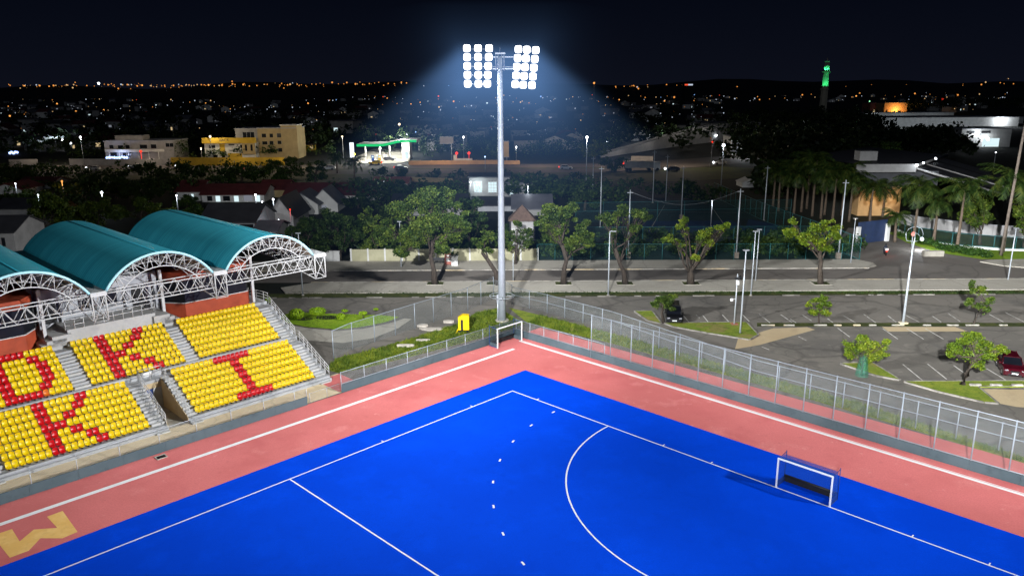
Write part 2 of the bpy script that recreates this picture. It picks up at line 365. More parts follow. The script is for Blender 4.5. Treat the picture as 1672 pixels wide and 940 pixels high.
# the four floodlight masts: one in view, three unseen at the other corners of the pitch
FCOL = (.93,.965,1)
MA, MB_, MC, MD = Vector((-1.2,88.2,0)), PC((71,-14.8,0)), PC((-16,106,0)), PC((71,106,0))
aim = PC((24,40,0))
A1, A2, B1, C1, D1 = MA+Vector((-1,-1,29.4)), MA+Vector((-1,.8,29.4)), MB_+Vector((0,0,32)), MC+Vector((0,0,34)), MD+Vector((0,0,56))  # source heights raised and extra beams added to fill car park, stand and roofs
for L_, tgt, sz, P_ in ((A1,PC((14,18,0)),150,19),(A1,PC((16,62,0)),80,50),(A1,PC((52,10,0)),80,8),(A1,PC((-24,22,9)),60,15),(A1,PC((-31,14,12)),50,34),
        (A2,(-28,112,0),130,26),(A2,(26,112,0),130,26),(A2,(0,150,0),100,10),
        (B1,PC((40,14,0)),140,34),(B1,PC((-18,30,0)),50,38),(B1,PC((-15,12,0)),50,70),(B1,PC((-29,23,11)),40,450),(B1,PC((24,24,0)),50,71),(B1,PC((44,4,0)),90,19),(B1,PC((-10,46,0)),38,190),
        (C1+Vector((0,0,14)),(45,97,0),22,1324),
        (D1-Vector((0,0,16)),PC((34,30,0)),60,37),(D1,(32,100,0),22,110),(D1,(52,100,0),22,1500),(D1,(74,100,0),22,1950),(D1,(98,100,0),22,880),(D1,(-40,215,2),24,480),(D1,(0,116,0),20,1900)):
    light('SPOT', L_, P_*1000, FCOL, 1.3, tgt, sz, 1.0, 'mast_fill_beam')
# ------------------------------------------------------------------ ground, pitch and markings
b = MB(); NX, NY = 1, 1
b.face([(-9000,-300,0),(9000,-300,0),(9000,12000,0),(-9000,12000,0)])
struct(b.build('ground', 'soil'))
b = MB(); rows = []
prof = [(2300,-1),(2700,14),(3200,36),(3900,50),(5200,58)]
for Y, z in prof:
    rows.append([b.vert((x*Y/1000.0, Y, z + (0 if z < 0 else z*.25*math.sin(x*.011+Y)+ z*.18*math.sin(x*.031+1.3*Y)))) for x in range(-1300,1301,40)])
for r0, r1 in zip(rows, rows[1:]):
    for i in range(len(r0)-1): b.bm.faces.new((r0[i], r0[i+1], r1[i+1], r1[i])).smooth = True
struct(b.build('hills', 'far_land', recalc=False))
sheet('car_park', [(-60,60),(120,20),(130,99.9),(-60,99.9)], .004, 'asphalt')
sheet('run_off', [(-11.0,-12.3),(66,-12.3),(66,110),(-11.0,110)], .012, 'run_off', T=PC)
sheet('pitch', [(-2.87,-4.75),(60,-4.75),(60,100),(-2.87,100)], .016, 'turf_blue', T=PC)
sheet('outer_run_off', [(-11.2,-16.2),(66,-16.2),(66,-12.5),(-11.2,-12.5)], .010, 'run_off', T=PC)
b = MB(T=PC)
def strip(b, p, q, wd, z=.02):
    p, q = Vector((*p,z)), Vector((*q,z)); d = (q-p).normalized(); n = Vector((-d.y,d.x,0))*wd*.5
    b.face([p+n, q+n, q-n, p-n])
LW = .11
strip(b, (0,-LW/2), (0,95), LW); strip(b, (LW/2,0), (58,0), LW); strip(b, (LW/2,22.9), (58,22.9), LW)
def arc(b, cx_, r, a0, a1, n=40, wd=LW):
    for i in range(n):
        t0, t1 = a0+(a1-a0)*i/n, a0+(a1-a0)*(i+1)/n
        b.face([(cx_+math.cos(t)*rr, math.sin(t)*rr, .02) for t, rr in ((t0,r-wd/2),(t1,r-wd/2),(t1,r+wd/2),(t0,r+wd/2))])
arc(b, 25.67, 14.63, math.pi*.5, math.pi-.006); strip(b, (25.67,14.63), (29.33,14.63), LW); arc(b, 29.33, 14.63, .006, math.pi*.5)
for i in range(40):
    s0 = i*3.3 + 1.0
    a = math.pi - s0/19.63
    if a < math.pi*.5: break
    arc(b, 25.67, 19.8, a-.0095, a+.0095, 1, .13)
for k in (5.0, 14.6): strip(b, (-.3,k), (-LW/2,k), .08)
for k in (3.0, 16.3, 20.5, 34.5, 38.7): strip(b, (k,-.32), (k,-LW/2), .08)
for v0, v1 in ((3.0,3.0),): pass
struct(b.build('pitch_markings', 'line_white'))
b = MB(T=PC)
strip(b, (-8.15,-8.6), (-8.15,100), .42, .018); strip(b, (-9.6,-10.95), (64,-10.45), .30, .018); strip(b, (-9.6,-11.22), (64,-10.72), .08, .018)
struct(b.build('run_off_markings', 'line_white'))
b = MB(T=PC)
Lm = [(-7.0,36.55),(-7.05,35.6),(-3.6,35.75),(-3.5,36.65),(-4.5,37.6),(-3.5,38.5),(-3.5,39.5),(-6.6,39.6),(-7.0,39.25),(-6.98,38.55),(-5.05,38.6),(-5.9,37.6),(-5.05,36.5)]
b.face([(p[0],p[1],.018) for p in Lm]); struct(b.build('painted_letter', 'letter_yellow'))
# drain cover on the run-off
o_ = at(263,746); t = thing('drain_cover', 'small dark slotted drain cover with pale rim by the grandstand board wall', 'drain cover', o_)
b = MB(o_, T=PC); u0, v0 = -10.0, 29.0
rel = at(263,746) - Vector((CX,CY,0)); u0 = rel.x*gx+rel.y*gy; v0 = rel.x*gy-rel.y*gx
b.box(u0-.25,u0+.25,v0-.4,v0-.32,.012,.05); b.box(u0-.25,u0+.25,v0+.32,v0+.4,.012,.05); b.box(u0-.33,u0-.25,v0-.4,v0+.4,.012,.05); b.box(u0+.25,u0+.33,v0-.4,v0+.4,.012,.05)
b.build('rim', 'concrete', t)
b = MB(o_, T=PC)
for i in range(7): b.box(u0-.24,u0+.24,v0-.3+i*.088,v0-.3+i*.088+.05,.014,.035)
b.build('grate', 'black', t)
# road, pavements, verge
sheet('road', [(-210,107.9),(190,107.9),(190,115.0),(-210,115.0)], .008, 'road_asphalt')
sheet('side_road', px([(1345,425),(1420,441),(1672,441),(1672,428),(1600,422),(1555,416),(1500,402),(1440,375),(1385,372)]), .0085, 'road_asphalt')
b = MB(); b.prism([(-31,101.6),(190,101.6),(190,107.6),(-28.5,107.6),(-32.5,104.6)], 0, .13); struct(b.build('pavement', 'concrete'))
b = MB()
b.prism([(-70,115.3),(at(1402,430).x,115.3),(at(1430,434).x,116.6),(at(1425,430).x,118.5),(at(1402,426).x,121.2),(-70,121.9)], 0, .13); struct(b.build('far_pavement', 'concrete'))
P = px([(1618,425),(1672,424),(1800,424),(1800,440),(1672,437.5),(1640,435),(1600,428)])
b = MB(); b.prism(P, 0, .13); struct(b.build('corner_pavement', 'concrete'))
b = MB(); b.box(-29,190,107.62,107.88,0,.15); b.box(-70,at(1402,430).x,115.02,115.28,0,.15)
struct(b.build('kerb', 'kerb_white'))
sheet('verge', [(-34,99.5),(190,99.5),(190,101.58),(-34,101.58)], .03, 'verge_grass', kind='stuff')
b = MB()
x = -33.0
while x < 150:
    L = R.uniform(.6,3.2)
    if R.random() < .55: b.box(x, x+L, 99.3, 99.48, 0, .12)
    x += L + R.uniform(.1,2.5)
struct(b.build('verge_kerb', 'island_kerb'))
# car-park islands, patches, lines
def island(name, pts, m='grass', h=.12):
    P = px(pts); b = MB(); b.prism(P, 0, h, 0); o = b.build(name, m); struct(o); 
    c = Vector((sum(p[0] for p in P)/len(P), sum(p[1] for p in P)/len(P), 0)); k = MB(); n = len(P)
    for i in range(n):
        p, q = Vector((*P[i],0)), Vector((*P[(i+1)%n],0)); L = (q-p).length; d = (q-p)/max(L,1e-6); nn = Vector((d.y,-d.x,0))
        if (p+nn-c).length < (p-nn-c).length: nn = -nn
        s = 0
        while s < L-.1:
            e2 = min(L, s+R.uniform(.7,1.1)); k.tbox(p+d*((s+e2)/2)+nn*.08+Vector((0,0,.075)), d, (0,0,1), (e2-s-.03,.15,.15), 0); s = e2
    struct(k.build('island_kerb', 'island_kerb')); return o
island('grass_island', [(1036.6,509),(1064,508.6),(1079,529),(1058,524)])
island('grass_island', [(1085,528.5),(1218,527),(1237,547.6),(1223,555),(1154,544),(1100,534)])
island('grass_island', [(1373,594.5),(1423.5,593),(1468.7,621),(1431,614)])
island('grass_island', [(1476.7,624),(1700,623),(1700,632),(1599,633),(1630,659),(1607,657.5),(1532,640)])
sheet('grass_strip', px([(1236,527),(1760,527),(1760,533),(1236,533)]), .02, 'verge_grass', kind='stuff')
b = MB(); P0, P1 = at(1243,531.5), at(1720,531.5); L = (P1-P0).length; d = (P1-P0)/L; s = 0
while s < L:
    l = R.uniform(.75,1.6)
    b.tbox(P0+d*(s+l/2)+Vector((0,0,.08)), d, (0,0,1), (l,.18,.13), 0); s += l + R.uniform(.6,2.4)
P0, P1 = at(1583,631), at(1720,632); L = (P1-P0).length; d = (P1-P0)/L; s = 0
while s < L: b.tbox(P0+d*(s+.5)+Vector((0,0,.2)), d, (0,0,1), (1.0,.25,.18), 0); s += 1.9
struct(b.build('kerb_stones', 'kerb_white'))
sheet('concrete_patch', px([(1205,553),(1262,536),(1318,534),(1331,538),(1240,563),(1200,570)]), .012, 'tan_concrete')
sheet('concrete_patch', px([(1605,635),(1720,636),(1720,668),(1660,664),(1634,659)]), .012, 'tan_concrete')
sheet('concrete_patch', px([(1440,533.5),(1560,533.5),(1580,541),(1450,541)]), .010, 'tan_concrete')
b = MB()
def z1(x,y): return 1240+x/3.76, 340+y/3.76
def z2(x,y): return 1240+x/3.76, 540+y/3.76
def z3(x,y): return 820+x/3.917, 300+y/3.917
SEG = [(z1,l) for l in [(0,650,65,703),(130,652,200,700),(190,680,228,705),(265,655,320,690),(415,675,450,700),(512,657,595,705),(640,650,722,708),(790,660,840,700),(895,655,980,698),(1062,662,1115,698),(1158,645,1232,695),(1410,650,1498,698),(1508,638,1624,697),(757,738,850,803),(905,738,1008,803),(1018,738,1130,803),(480,735,555,790),(240,787,290,812),(15,850,60,868)]]
SEG += [(z2,l) for l in [(880,205,1000,303),(1032,203,1150,297),(1192,212,1260,260),(1395,232,1515,303)]]
SEG += [(z3,l) for l in [(1160,845,1195,885),(1240,838,1262,858),(1282,840,1318,885),(1408,838,1452,885),(1535,835,1580,880)]]
for fn, l in SEG:
    p, q = at(*fn(l[0],l[1])), at(*fn(l[2],l[3])); strip(b, p[:2], q[:2], .12, .014)
struct(b.build('parking_lines', 'faded_line'))
# stand-side walkway, berm, lawn
sheet('walkway', [(-15.6,8.6),(-11.2,8.6),(-11.2,60),(-15.6,60)], .014, 'walk_tan', T=PC)
def berm(name, pts, m, h0=.02):
    return sheet(name, px(pts), h0, m, kind='stuff')
berm('berm_grass', [(530,603),(553,609),(600,600),(700,575),(800,548),(850,531),(858,528),(815,503),(775,512),(745,530),(660,556),(600,573),(552,584)], 'grass', .02)
sheet('side_path', [(-15.4,8.55),(-11.4,8.55),(-11.4,11.2),(-15.4,11.2)], .018, 'run_off', T=PC)
P = [(p[0],p[1]) for p in px([(862,528),(900,537),(1000,561),(1240,628),(1469,695),(1672,756),(1760,783),(1760,770),(1672,746),(1400,657),(1240,612),(1000,545),(880,514),(830,502)])]
sheet('strip_grass', P, .02, 'grass', kind='stuff')
berm('lawn', [(455,520),(470,512),(500,511),(560,513),(620,515),(652,518),(630,526),(590,534),(550,538),(500,534),(470,528)], 'lawn', .05)
sheet('garden_path', px([(466,530),(505,536),(550,540.5),(592,537),(640,527),(660,520),(672,521),(650,536),(610,552),(560,560),(500,556),(470,545)]), .03, 'concrete')
# ------------------------------------------------------------------ grandstand (pitch frame: u away from the pitch is negative)
GS = thing('grandstand', 'concrete grandstand under three teal barrel roofs beside the pitch', 'grandstand', PC((-15,10,0)))
G = GS.location.copy()
U0, DU, DZ, Z0 = -14.75, .71, .375, .45
def tier(b, v0, v1, u_start, z_start, n=7, du=DU, dz=DZ, zbase=0, back=None):
    prof = [(u_start, zbase)]
    for i in range(n):
        prof += [(u_start-du*i, z_start+dz*i), (u_start-du*(i+1), z_start+dz*i)]
    if back: prof += back
    prof.append((prof[-1][0], zbase))
    b.extr(prof, v0, v1, lambda p, v: (p[0], v, p[1]))
UB_ = U0-7*DU                       # -19.72 back of lower tier
UU = -20.6                          # front of upper tier
def terr(name, fn, m='terrace', mats=None):
    b = MB(G, T=PC); fn(b); return b.build(name, mats or m, GS)
def lower(b):
    for v0, v1 in ((10.0, 23.74), (25.5, 52)):
        tier(b, v0, v1, U0, Z0, back=[(UU, Z0+6*DZ)])
        b.box(U0+.003, U0+.32, v0+.02, v1-.02, 0, .25)
        b.box(UB_-.05, UB_+.02, v0+.02, v1-.02, 2.7, 2.74)
terr('lower_terrace', lower)
def upper(b):
    tier(b, 9.9, 52, UU-.003, 3.1, back=[(-26.2, 5.35),(-26.2,5.62),(-38,5.62)])
    b.box(UB_-.003, UU-.01, 23.745, 25.495, 2.45, 2.698)
terr('upper_terrace', upper)
def run(b, v0, v1, us, zs, n):
    for i in range(n): b.box(us-DU*i-.36, us-DU*i-.715+.004, v0, v1, zs+DZ*i-.01, zs+DZ*i+.185)
for v0, v1 in ((10.25,11.35),(22.75,23.68),(25.56,26.6),(37.2,38.4)):
    b = MB(G, T=PC); run(b, v0, v1, U0, Z0, 6); b.box(U0+.33,U0+.6,v0,v1,0,.13); b.build('stair_flight', 'pale_concrete', GS)
for v0, v1 in ((10.25,11.45),(19.8,20.95),(28.95,30.2)):
    b = MB(G, T=PC); run(b, v0, v1, UU, 3.1, 6); b.box(UU+.01,UU+.33,v0,v1,2.71,2.9); b.build('stair_flight', 'pale_concrete', GS)
b = MB(G, T=PC)
b.extr([(U0,.02),(U0,.5),(UB_-.02,2.75),(UB_-.02,.02)], 23.745, 23.80, lambda p, v: (p[0],v,p[1]))
b.extr([(U0,.02),(U0,.5),(UB_-.02,2.75),(UB_-.02,.02)], 25.44, 25.495, lambda p, v: (p[0],v,p[1]))
b.box(UB_-.06, UB_-.008, 23.81, 25.43, 1.95, 2.44)
b.build('tunnel_wall', 'tan_concrete', GS)
b = MB(G, T=PC); b.box(UB_-.09, UB_-.03, 24.55, 25.43, .02, 1.945); b.build('tunnel_door', 'blue_paint', GS)
b = MB(G, T=PC); b.box(UB_-.09, UB_-.03, 23.81, 24.54, .02, 1.945); b.build('tunnel_panel', 'grey_wall', GS)
sheet('tunnel_floor', [(U0,23.81),(UB_,23.81),(UB_,25.43),(U0,25.43)], .02, 'concrete', T=PC)
b = MB(G, T=PC); b.box(UU+.002, UU+.05, 24.2, 25.0, 2.85, 3.25); b.build('tunnel_sign', 'white_wall', GS)
# handrails
def rail(name, line, posts, hs=(.45,.75,1.05), r=.028):
    b = MB(G, T=PC)
    for h in hs: b.path([(p[0],p[1],p[2]+h) for p in line], r, 6)
    for p in posts: b.tube((p[0],p[1],p[2]), (p[0],p[1],p[2]+hs[-1]), r)
    return b.build(name, 'steel_white', GS)
def lin(p, q, n): return [tuple(p[k]+(q[k]-p[k])*i/(n-1) for k in range(3)) for i in range(n)]
for v in (23.62, 25.62):
    L_ = lin((U0+.1, v, .4), (UB_-.1, v, 2.75), 8); rail('handrail', L_, L_)
L_ = lin((UB_-.1,23.62,2.75),(UB_-.1,25.62,2.75),3); rail('handrail', L_, L_)
L_ = lin((U0+.05,10.12,.35),(UB_,10.12,2.75),8)+[(UU+.1,10.12,2.75)]; rail('handrail', L_, L_)
L_ = lin((UU+.05,10.12,3.0),(-25.5,10.12,5.45),8); rail('handrail', L_, L_)
L_ = [(-25.5,10.12,5.62),(-26.4,10.12,5.62),(-27.6,10.3,5.62),(-27.9,11.0,5.62)]; rail('handrail', L_, L_)
# middle recess: platform with wall, railing and steps; doors
def plat(b):
    b.box(-26.0, -29.3, 21.3, 28.8, 5.63, 6.85)
    for i in range(3):
        b.box(-25.75-.0*i, -29.0, 20.2+.45*i-1.0, 20.2+.45*(i+1), 5.36 if i == 0 else 5.64, 5.95+.3*i)
        b.box(-25.75, -29.0, 29.9-.45*(i+1), 31.0-.45*i, 5.36 if i == 0 else 5.64, 5.95+.3*i)
terr('platform', plat, 'pale_concrete')
L_ = lin((-26.05,21.6,6.85),(-26.05,26.6,6.85),7); rail('handrail', L_, L_, (.5,.95), .035)
L_ = [(-26.05,21.6,6.85),(-26.8,21.0,6.7),(-27.5,20.9,6.7)]; rail('handrail', L_, L_, (.5,.95), .035)
L_ = lin((-26.05,27.4,6.85),(-26.05,28.9,6.85),3); rail('handrail', L_, L_, (.4,.85), .035)
b = MB(G, T=PC)
b.box(-29.32, -30.0, 19.6, 30.6, 5.63, 10.3); b.box(-28.3,-29.31, 20.0, 30.2, 9.1, 10.2)
for v in (19.7, 20.6, 22.4, 28.0, 29.8): b.box(-28.9, -29.31, v, v+.35, 5.64, 9.08)
b.build('back_wall', 'grey_wall', GS)
for v in (21.1, 28.6, 30.2):
    b = MB(G, T=PC); b.box(-29.25, -29.315, v, v+.95, 6.86, 9.0); b.build('doorway', 'black', GS)
for v in (23.4, 25.3):
    b = MB(G, T=PC); b.box(-29.25, -29.315, v, v+1.4, 7.6, 8.9); b.build('window', 'dark_glass', GS)
def gallery(poly_v):
    pl = [(u,v) for v,u in poly_v]
    def sc_(k): 
        cu = sum(p[0] for p in pl)/len(pl); cv = sum(p[1] for p in pl)/len(pl)
        return [(cu+(p[0]-cu)*k, cv+(p[1]-cv)*k) for p in pl]
    b = MB(G, T=PC); b.prism(pl, 5.36, 7.05); g1 = b.build('gallery_wall', 'rust_red', GS)
    b = MB(G, T=PC); b.prism(sc_(1.012), 7.05, 7.12); b.build('ledge', 'steel_white', g1)
    b = MB(G, T=PC); b.prism(sc_(.985), 7.125, 9.3); b.build('gallery_window', 'dark_glass', GS)
    b = MB(G, T=PC); b.prism(sc_(1.0), 9.305, 10.1); b.build('gallery_fascia', 'rust_red', GS)
gallery([(11.1,-33),(11.1,-27.6),(11.9,-26.3),(18.3,-26.3),(19.55,-27.9),(19.55,-33)])
gallery([(30.65,-33),(30.65,-27.9),(31.9,-26.3),(38.3,-26.3),(39.2,-27.6),(39.2,-33)])
b = MB(G, T=PC); b.box(-33.01, -45, 11.2, 48, 5.63, 9.6); b.box(-38.01, -45, 10.5, 48, 0, 5.6); b.build('rear_block', 'grey_wall', GS)
for u, v in ((-27.0,10.95),(-27.0,20.1),(-27.0,30.3),(-27.0,39.6),(-40,10.95),(-40,20.1)):
    b = MB(G, T=PC); b.box(u-.13,u+.13,v-.13,v+.13, 5.36, 10.6); b.build('column', 'steel_white', GS)
# roofs
ZS, RISE, HW, UF, UBK = 10.65, 2.62, 4.68, -22.0, -46.5
def arcpt(c, k, t, inset=0):         # t in -1..1
    Rr = (HW*HW+RISE*RISE)/(2*RISE); a = math.asin(HW/Rr)*t; rr = Rr-inset
    return (c+math.sin(a)*rr, ZS+RISE-Rr+math.cos(a)*rr)
m, nt_, p_ = nodes('roof_teal'); M['roof_teal'] = m
p_.inputs['Roughness'].default_value = .42; p_.inputs['Specular IOR Level'].default_value = .35; p_.inputs['Metallic'].default_value = .1
uvn = nt_.nodes.new('ShaderNodeUVMap'); wv = nt_.nodes.new('ShaderNodeTexWave'); wv.inputs['Scale'].default_value = .75; wv.inputs['Distortion'].default_value = .25; wv.inputs['Detail'].default_value = 3
nt_.links.new(uvn.outputs[0], wv.inputs['Vector'])
ns = nt_.nodes.new('ShaderNodeTexNoise'); ns.inputs['Scale'].default_value = .9; ns.inputs['Detail'].default_value = 6
mpn = nt_.nodes.new('ShaderNodeMapping'); mpn.inputs['Scale'].default_value = (2.5,.12,1); nt_.links.new(uvn.outputs[0], mpn.inputs[0]); nt_.links.new(mpn.outputs[0], ns.inputs['Vector'])
ad = nt_.nodes.new('ShaderNodeMath'); ad.operation = 'MULTIPLY_ADD'; ad.inputs[1].default_value = .22; nt_.links.new(wv.outputs['Fac'], ad.inputs[0]); nt_.links.new(ns.outputs['Fac'], ad.inputs[2])
crr = nt_.nodes.new('ShaderNodeValToRGB'); crr.color_ramp.elements[0].position = .3; crr.color_ramp.elements[1].position = .95
crr.color_ramp.elements[0].color = (.012,.20,.27,1); crr.color_ramp.elements[1].color = (.055,.40,.48,1)
nt_.links.new(ad.outputs[0], crr.inputs[0]); nt_.links.new(crr.outputs[0], p_.inputs['Base Color'])
bpn = nt_.nodes.new('ShaderNodeBump'); bpn.inputs['Strength'].default_value = .25; bpn.inputs['Distance'].default_value = .05
nt_.links.new(wv.outputs['Fac'], bpn.inputs['Height']); nt_.links.new(bpn.outputs[0], p_.inputs['Normal'])
mat('roof_under', (.22,.17,.13), .8, .3, 1.0)
mat('roof_edge', (.35,.62,.68), .4, .1, 1)
for c in (11.25, 21.85, 32.45):
    N = 28
    b = MB(G, T=PC)
    for i in range(N):
        t0, t1 = -1+2*i/N, -1+2*(i+1)/N
        for k in range(12):
            a0, a1 = UF+(UBK-UF)*k/12, UF+(UBK-UF)*(k+1)/12
            q = [(a0,)+arcpt(c,0,t0), (a1,)+arcpt(c,0,t0), (a1,)+arcpt(c,0,t1), (a0,)+arcpt(c,0,t1)]
            f = b.face(q, 0, [(a0,t0*5),(a1,t0*5),(a1,t1*5),(a0,t1*5)]); f.smooth = True
    bmesh.ops.remove_doubles(b.bm, verts=b.bm.verts, dist=.001)
    roof = b.build('roof_vault', 'roof_teal', GS, recalc=True)
    b = MB(G, T=PC)
    for i in range(N):
        t0, t1 = -1+2*i/N, -1+2*(i+1)/N
        b.face([(UF-.1,)+arcpt(c,0,t0,.14), (UBK,)+arcpt(c,0,t0,.14), (UBK,)+arcpt(c,0,t1,.14), (UF-.1,)+arcpt(c,0,t1,.14)])
    b.build('roof_lining', 'roof_under', roof, smooth=True)
    b = MB(G, T=PC); b.path([(UF+.02,)+arcpt(c,0,-1+2*i/N,.03) for i in range(N+1)], .11, 6); b.build('roof_edge', 'roof_edge', roof)
    b = MB(G, T=PC); b.path([(UF,c,ZS+RISE+.02),(UBK,c,ZS+RISE+.02)], .05, 6); b.build('ridge_line', 'roof_teal', roof)
    for j, u in enumerate([UF-.05] + [UF-2.6*k for k in range(1,7)]):
        b = MB(G, T=PC); n = 14 if j == 0 else 12
        rr = .05 if j == 0 else .042
        inner = [(u,)+((c+(arcpt(c,0,t,1.25)[0]-c)*1.0), arcpt(c,0,t,1.25)[1]) for t in [(-1+2*i/n)*.93 for i in range(n+1)]]
        outer = [(u,)+arcpt(c,0,-1+2*i/n,.12) for i in range(n+1)]
        b.path(outer, rr, 6); b.path(inner, rr, 6)
        for i in range(n):
            if i % 2 == 0: b.tube(outer[i], inner[i], .03, n=5); b.tube(outer[i], inner[i+1], .03, n=5); b.tube(inner[i+1], outer[i+2] if i+2 <= n else outer[n], .03, n=5)
            else: b.tube(outer[i], inner[i], .026, n=5)
        b.build('arch_truss', 'steel_white', GS)
    b = MB(G, T=PC)
    for t in (-.75,-.45,-.15,.15,.45,.75):
        q = arcpt(c,0,t,.6); b.tube((UF,)+q, (UBK,)+q, .034, n=5)
        for k in range(9):
            u = UF-2.6*k; q2 = arcpt(c,0,t+.15,1.2); q3 = arcpt(c,0,t-.15,.15)
            b.tube((u,)+q2, (u-1.3,)+q, .03, n=4); b.tube((u-1.3,)+q, (u-2.6,)+q3, .03, n=4); b.tube((u,)+q3, (u-2.6,)+q2, .03, n=4)
    b.build('bracing', 'steel_white', GS)
# valleys and front beam
VAL = [(5.25,6.55),(15.95,17.15),(26.55,27.75),(37.15,38.35)]
for v0, v1 in VAL:
    b = MB(G, T=PC); b.box(UF+.15, UBK, v0-.02, v1+.02, 10.62, 10.7); b.box(UF+.15, UF+.25, v0-.05, v1+.05, 10.35, 10.62); b.build('gutter', 'steel_white', GS)
    b = MB(G, T=PC)
    us = [UF+.1-1.5*i for i in range(13)]
    def zb(u): return 8.15 + max(0, min(1, (UF-u)/9))*1.1
    for v in (v0+.06, v1-.06):
        b.path([(u,v,10.5) for u in us], .052, 6); b.path([(u,v,zb(u)) for u in us], .052, 6)
        for i, u in enumerate(us):
            if i % 2 == 0 or i == 0: b.tube((u,v,10.5),(u,v,zb(u)), .06 if i == 0 else .03, n=5)
            if i+1 < len(us): 
                if i % 2: b.tube((u,v,10.5),(us[i+1],v,zb(us[i+1])), .034, n=5)
                else: b.tube((u,v,zb(u)),(us[i+1],v,10.5), .034, n=5)
    for u in us: b.tube((u,v0+.06,zb(u)),(u,v1-.06,zb(u)), .034, n=5); b.tube((u,v0+.06,10.5),(u,v1-.06,10.5), .03, n=5)
    b.tube((us[0],v0+.06,8.15),(us[0],v1-.06,10.5), .034, n=5); b.tube((us[0],v1-.06,8.15),(us[0],v0+.06,10.5), .034, n=5)
    b.build('valley_truss', 'steel_white', GS)
b = MB(G, T=PC)
for (a0, a1), (c0, c1) in zip(VAL, VAL[1:]):
    vs = [a1 + (c0-a1)*i/12 for i in range(13)]
    for u in (UF-.0, UF-1.2):
        b.path([(u,v,10.45) for v in vs], .052, 6); b.path([(u,v,9.2) for v in vs], .048, 6)
        for i in range(12):
            if i % 2: b.tube((u,vs[i],9.2),(u,vs[i+1],10.45), .032, n=5)
            else: b.tube((u,vs[i],10.45),(u,vs[i+1],9.2), .032, n=5)
    for v in vs[::2]: b.tube((UF,v,10.45),(UF-1.2,v,9.2), .035, n=4); b.tube((UF,v,9.2),(UF-1.2,v,10.45), .035, n=4)
b.build('front_truss', 'steel_white', GS)
# ------------------------------------------------------------------ seats
def seat_bm(mi=0):
    b = MB()
    prof = [(-.165,.465,.20),(-.18,.45,.30),(-.185,.40,.365),(-.17,.22,.39),(-.12,.06,.39),(-.02,.02,.39),(.14,.04,.39),(.2,.055,.36),(.21,.02,.33)]   # y forward, z, width; back at negative y
    prev = None
    for y, z, wd in prof:
        ring = [b.vert((x*wd*.5, y - (.035 if abs(x) < .5 else 0)*(1 if z > .1 else 0), z + (-.02 if abs(x) < .5 and z < .1 else 0))) for x in (-1,-.86,-.4,.4,.86,1)]
        if prev:
            for i in range(5):
                f = b.bm.faces.new((prev[i],prev[i+1],ring[i+1],ring[i])); f.smooth = True
        prev = ring
    geom = bmesh.ops.solidify(b.bm, geom=b.bm.faces[:], thickness=.03)
    return b
SEATM = {}
for c, m_ in (('yellow','seat_yellow'),('red','seat_red'),('orange','seat_orange')):
    b = seat_bm()
    bk = [f for f in b.bm.faces]
    b.box(-.05,.05,-.12,.1,-.17,-.05,1)
    o = b.build('stadium_seat', [m_,'black']); SEATM[c] = o.data; bpy.data.objects.remove(o)
YR = {'Y':'yellow','R':'red','O':'orange'}
def pat(s):
    out = ''
    for tok in s.split():
        out += tok[-1]*int(tok[:-1])
    return out
LI = ['9Y 8R 10Y'] + ['12Y 2R 13Y']*5 + ['9Y 8R 10Y']
LK = ['7Y 2R 5Y 2R 7Y','7Y 2R 4Y 2R 8Y','7Y 2R 2Y 2R 10Y','7Y 4R 12Y','7Y 2R 2Y 2R 10Y','7Y 2R 4Y 2R 8Y','7Y 2R 5Y 2R 7Y']
UK = ['4Y 2R 5Y 2R 4Y','4Y 2R 4Y 2R 5Y','4Y 2R 2Y 2R 7Y','4Y 4R 9Y','4Y 2R 2Y 2R 7Y','4Y 2R 4Y 2R 5Y','4Y 2R 5Y 2R 4Y']
UO = ['4Y 6R 1O 4Y','2Y 2R 4Y 2R 3Y','2Y 2R 5Y 2R 2Y','2Y 2R 5Y 2R 2Y','2Y 2R 5Y 2R 2Y','2Y 2R 4Y 2R 3Y','3Y 5R 5Y']
UR = ['19Y']*7
SP = .4257
seats = []
# (pattern left-to-right as seen, v of the right-hand end, tier, block name, anchor name, count anchor from right?)
for rows_, vr, spc, lo, nm, anchor, fr in ((LI,11.68,SP,True,'lower block lettered I','end railing',True),(LK,26.97,.442,True,'lower block lettered K','tunnel stairs',True),
        (UK,21.2,.468,False,'upper block lettered K','right-hand aisle',True),(UO,30.5,.44,False,'upper block lettered O','right-hand aisle',True),(UR,11.85,SP,False,'all yellow upper block','end railing',True)):
    for r, s in enumerate(rows_):
        ptn = pat(s); n = len(ptn)
        u = (U0 if lo else UU-.003)-DU*r-.36; z = (Z0 if lo else 3.1)+DZ*r+.17
        for k in range(n):
            seats.append((PC((u, vr+spc*k, z)), YR[ptn[n-1-k]], r, k, nm, anchor, n))
seats.sort(key=lambda t: (t[0]-Vector((0,0,H_))).length)
rzs = math.atan2(gy, gx) - math.pi/2          # local +y faces the pitch
ROWN = ['front row','second row','third row','fourth row','fifth row','sixth row','top row']
for P_, c, r, k, nm, anchor, n in seats[:300]:
    o = bpy.data.objects.new('stadium_seat', SEATM[c].copy()); link(o); o.location = P_; o.rotation_euler = (0,0,rzs)
    tag(o, f'{c} seat, {ROWN[r]} of {nm}, {ORD[k+1]} from the {anchor}', 'stadium seat', 'seats of the grandstand')
b = bmesh.new(); mis = {'yellow':0,'red':1,'orange':2}
for P_, c, r, k, nm, anchor, n in seats[300:]:
    t = bmesh.new(); t.from_mesh(SEATM[c]); t.transform(Matrix.Translation(P_) @ Matrix.Rotation(rzs,4,'Z'))
    for f in t.faces: f.material_index = mis[c] if f.material_index == 0 else 3
    me_ = bpy.data.meshes.new('tmp'); t.to_mesh(me_); t.free(); b.from_mesh(me_); bpy.data.meshes.remove(me_)
